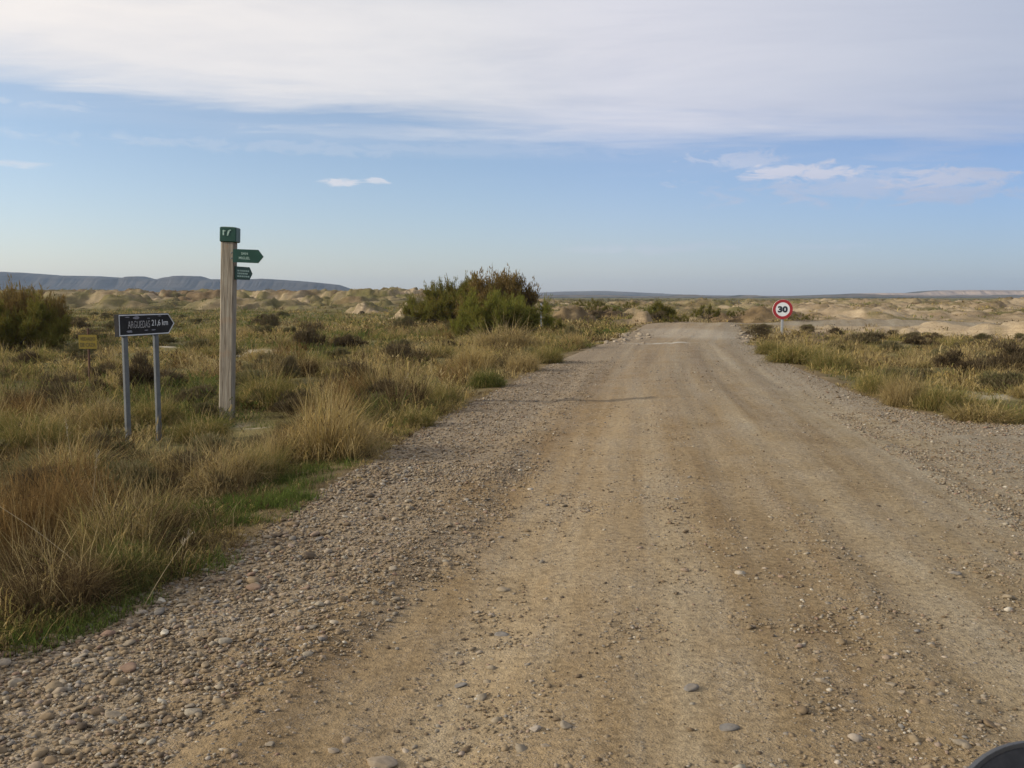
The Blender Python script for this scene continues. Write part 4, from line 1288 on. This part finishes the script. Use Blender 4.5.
# ------------------------------------------------------------------ speed limit sign
x, y, _ = GT(782, 336.5)
zb = zat(x, y)
sp = tag(empty('speed_limit_sign', (x, y, zb), R(-6)), 'round white speed limit sign with red ring and black 30 on a grey pole', 'road sign')
zc3 = CAM_H + (297 - 309.2) / F * y - zb
rad = 9.9 / F * y
b = MB(); b.box((0, .04, (zc3 - rad * .2 - .3) / 2), (.10, .05, zc3 - rad * .2 + .3), .01); b.build('pole', M_pole, sp)
b = MB(); b.lathe([(0, -.012), (rad * .995, -.012), (rad, -.006), (rad, .012), (rad * .97, .014), (0, .014)])
dk = b.build('disc', M_signwhite, sp, True, (0, 0, zc3))
b = MB(); b.lathe([(rad * .70, -.0125), (rad * .705, -.016), (rad * .985, -.016), (rad * .99, -.0125)])
b.build('red_ring', M_red, dk, True)
text_part('numerals', '30', rad * .98, rad * .66, M_numeral, dk, (0, -.0135, .0), .055)

# ------------------------------------------------------------------ white marker post by the thicket
x, y, _ = GT(541, 327)
mk = tag(empty('marker_post', (x, y, zat(x, y))), 'slim white marker post standing at the right end of the roadside thicket', 'marker post')
hh = CAM_H - (303.5 - 297) / F * y - zat(x, y)
b = MB(); b.box((0, 0, hh / 2 - .1), (.085, .05, hh + .2), .012); b.build('post', M_white, mk)
b = MB(); b.box((0, -.026, hh * .86), (.08, .004, hh * .06)); b.build('reflector', M_pole, mk)

# ------------------------------------------------------------------ vehicle mirror, near right
mx, my, mz = at(1054, 849, .85)
mr = tag(empty('vehicle_mirror', (mx, my, mz)), 'round dark grey vehicle mirror housing poking into the bottom right corner', 'mirror')
sc_m = math.hypot(my, mz - CAM_H) / F * 96 / .09
rm = .096
b = MB(); b.lathe([(0, .050), (.03, .049), (.06, .042), (.080, .028), (rm - .004, .006), (rm - .004, -.004)], 64)
hs = b.build('housing', M_plastic, mr, True, rot=(R(-28), 0, R(-8)))
b = MB(); b.lathe([(rm - .004, .007), (rm, .003), (rm, -.004), (rm - .002, -.007), (rm - .006, -.005)], 64)
b.build('rim', M_rim, hs, True)
b = MB(); b.lathe([(rm - .004, -.0042), (.06, -.0055), (0, -.006)], 64)
b.build('mirror_glass', M_plastic, hs, True)
b = MB(); b.tube([(0, .045, -.01), (0.01, .075, -.06), (.03, .09, -.16), (.05, .08, -.30)], [.012, .010, .009, .009], 12)
b.build('stem', M_plastic, mr, True)
b = MB(); b.tube([(-.10, .09, -.30), (.05, .08, -.30), (.22, .03, -.31), (.36, -.05, -.33)], [.012] * 4, 14)
b.build('handlebar', M_plastic, mr, True)

# ------------------------------------------------------------------ air
b = MB(); b.box((0, 0, 20), (13400, 13400, 190))
hz_ = b.build('haze', None, None) if False else None
me = bpy.data.meshes.new('haze'); me.from_pydata(b.v, [], b.f); me.update()
mh, nt, out = mat('haze_air')
pv = N(nt, 'ShaderNodeVolumePrincipled', Density=.0001, Anisotropy=.25)
pv.inputs['Color'].default_value = (.58, .76, 1.0, 1)
nt.links.new(pv.outputs[0], out.inputs['Volume'])
me.materials.append(mh)
for v in me.vertices: v.co.z = -12 if v.co.z < 20 else 115
tag(link('haze', me), kind='stuff')

# ------------------------------------------------------------------ sky and sun
SUN_EL, sdx, sdy = R(22), -.982, -.188
w = bpy.data.worlds.new('World'); sc.world = w; w.use_nodes = True
nt = w.node_tree
for n in list(nt.nodes): nt.nodes.remove(n)
out = nt.nodes.new('ShaderNodeOutputWorld'); bg = nt.nodes.new('ShaderNodeBackground')
sky = nt.nodes.new('ShaderNodeTexSky'); sky.sky_type = 'NISHITA'; sky.sun_disc = False
sky.sun_elevation = SUN_EL; sky.sun_rotation = math.atan2(sdx, sdy) % (2 * math.pi)
sky.altitude = 300; sky.air_density = 1.0; sky.dust_density = .6; sky.ozone_density = 1.4
tc = nt.nodes.new('ShaderNodeTexCoord'); dirv = tc.outputs['Generated']
sep = nt.nodes.new('ShaderNodeSeparateXYZ'); nt.links.new(dirv, sep.inputs[0])
zc_ = math_(nt, 'MAXIMUM', sep.outputs['Z'], .0)
zz = math_(nt, 'ADD', zc_, .06)
cmb = nt.nodes.new('ShaderNodeCombineXYZ')
nt.links.new(math_(nt, 'DIVIDE', sep.outputs['X'], zz), cmb.inputs[0]); nt.links.new(math_(nt, 'DIVIDE', sep.outputs['Y'], zz), cmb.inputs[1])
mp = nt.nodes.new('ShaderNodeMapping'); mp.inputs['Rotation'].default_value = (0, 0, R(8)); mp.inputs['Scale'].default_value = (.42, 1.0, 1)
nt.links.new(cmb.outputs[0], mp.inputs['Vector'])
n1 = noise(nt, mp.outputs[0], .9, 8, .6, .4)
n2 = noise(nt, mp.outputs[0], 3.2, 7, .62, .6)
# the bank: everything above a slanting edge, frayed by noise
edge = math_(nt, 'ADD', math_(nt, 'MULTIPLY', sep.outputs['X'], -.066), .165)
dz = math_(nt, 'SUBTRACT', sep.outputs['Z'], edge)
fr = math_(nt, 'ADD', math_(nt, 'MULTIPLY', math_(nt, 'SUBTRACT', n1, .5), .10), math_(nt, 'MULTIPLY', math_(nt, 'SUBTRACT', n2, .5), .045))
bank = ramp(nt, [(.0, g3(0)), (.25, g3(.10)), (.42, g3(.62)), (.6, g3(.86)), (1, g3(.97))], math_(nt, 'ADD', math_(nt, 'MULTIPLY', math_(nt, 'ADD', dz, fr), 8.0), .30, True))
thin = ramp(nt, [(.55, g3(0)), (.85, g3(.55))], n1)
# small clouds under the edge
def puff(x0, z0, rx, rz, amt):
    a = math_(nt, 'DIVIDE', math_(nt, 'SUBTRACT', sep.outputs['X'], x0), rx)
    b_ = math_(nt, 'DIVIDE', math_(nt, 'SUBTRACT', sep.outputs['Z'], z0), rz)
    d = math_(nt, 'SQRT', math_(nt, 'ADD', math_(nt, 'MULTIPLY', a, a), math_(nt, 'MULTIPLY', b_, b_)))
    d = math_(nt, 'ADD', d, math_(nt, 'MULTIPLY', math_(nt, 'SUBTRACT', n3, .5), 4.2))
    m = ramp(nt, [(.35, g3(amt)), (1.0, g3(0))], math_(nt, 'MULTIPLY', d, math_(nt, 'GREATER_THAN', sep.outputs['Y'], 0)))
    return math_(nt, 'MULTIPLY', m, math_(nt, 'GREATER_THAN', sep.outputs['Y'], 0))
mp3 = nt.nodes.new('ShaderNodeMapping'); mp3.inputs['Scale'].default_value = (1, 1, 3.2); nt.links.new(dirv, mp3.inputs['Vector'])
n3 = noise(nt, mp3.outputs[0], 26, 8, .68, .8)
cover_ = bank
for (u, v, ru, rv, amt) in [(812, 173, 62, 12, .9), (938, 178, 60, 13, .85), (870, 184, 130, 18, .5), (750, 160, 60, 10, .5), (955, 194, 60, 10, .6), (342, 182, 24, 4, .7), (376, 181, 14, 3, .6), (14, 163, 24, 4, .35), (40, 104, 40, 6, .22), (655, 249, 90, 6, .18), (820, 247, 60, 5, .15), (430, 150, 420, 7, .16)]:
    dx_ = np.array(at(u, v, 1.0)) - np.array((0, 0, CAM_H)); dx_ = dx_ / np.linalg.norm(dx_)
    cover_ = math_(nt, 'MAXIMUM', cover_, puff(dx_[0], dx_[2], ru / F, rv / F, amt))
cloud = ramp(nt, [(.3, (5.4, 5.65, 6.2)), (.5, (6.7, 6.75, 7.0)), (.7, (7.5, 7.45, 7.5))], n1)
hs_ = nt.nodes.new('ShaderNodeHueSaturation'); hs_.inputs['Saturation'].default_value = .95; hs_.inputs['Value'].default_value = 1.0
nt.links.new(mix(nt, sky.outputs[0], (1.0, 1.08, 1.27), 1.0, 'MULTIPLY'), hs_.inputs['Color'])
cmix = mix(nt, hs_.outputs[0], cloud, cover_)
dark = ramp(nt, [(.08, (1.22, 1.14, 1.05)), (.45, (1.03, 1.01, 1.0)), (.6, (.95, .94, .99)), (.92, (.64, .70, .83)), (1, (.62, .68, .82))],
            math_(nt, 'ADD', math_(nt, 'MULTIPLY', sep.outputs['X'], .95), .5))
low = ramp(nt, [(0, (.985, .955, 1.035)), (.10, (1.0, .985, 1.02)), (.2, (1, 1, 1))], sep.outputs['Z'])
cmix = mix(nt, mix(nt, cmix, dark, 1.0, 'MULTIPLY'), low, 1.0, 'MULTIPLY')
nt.links.new(cmix, bg.inputs['Color']); bg.inputs['Strength'].default_value = .115
nt.links.new(bg.outputs[0], out.inputs['Surface'])

sl = bpy.data.lights.new('sun', 'SUN'); sl.energy = 4.0; sl.angle = R(.5); sl.color = (1, .93, .82)
so = bpy.data.objects.new('sun', sl); col.objects.link(so)
from mathutils import Vector
ce = math.cos(SUN_EL)
so.rotation_euler = Vector((sdx * ce, sdy * ce, math.sin(SUN_EL))).to_track_quat('Z', 'Y').to_euler()
so.location = (-30, -10, 30)

sc.view_settings.view_transform = 'Standard'
sc.view_settings.look = 'None'
sc.view_settings.exposure = 0
sc.view_settings.gamma = 1
sc.cycles.use_denoising = True
sc.cycles.max_bounces = 6
sc.cycles.diffuse_bounces = 3
sc.cycles.transparent_max_bounces = 4
sc.cycles.volume_bounces = 0
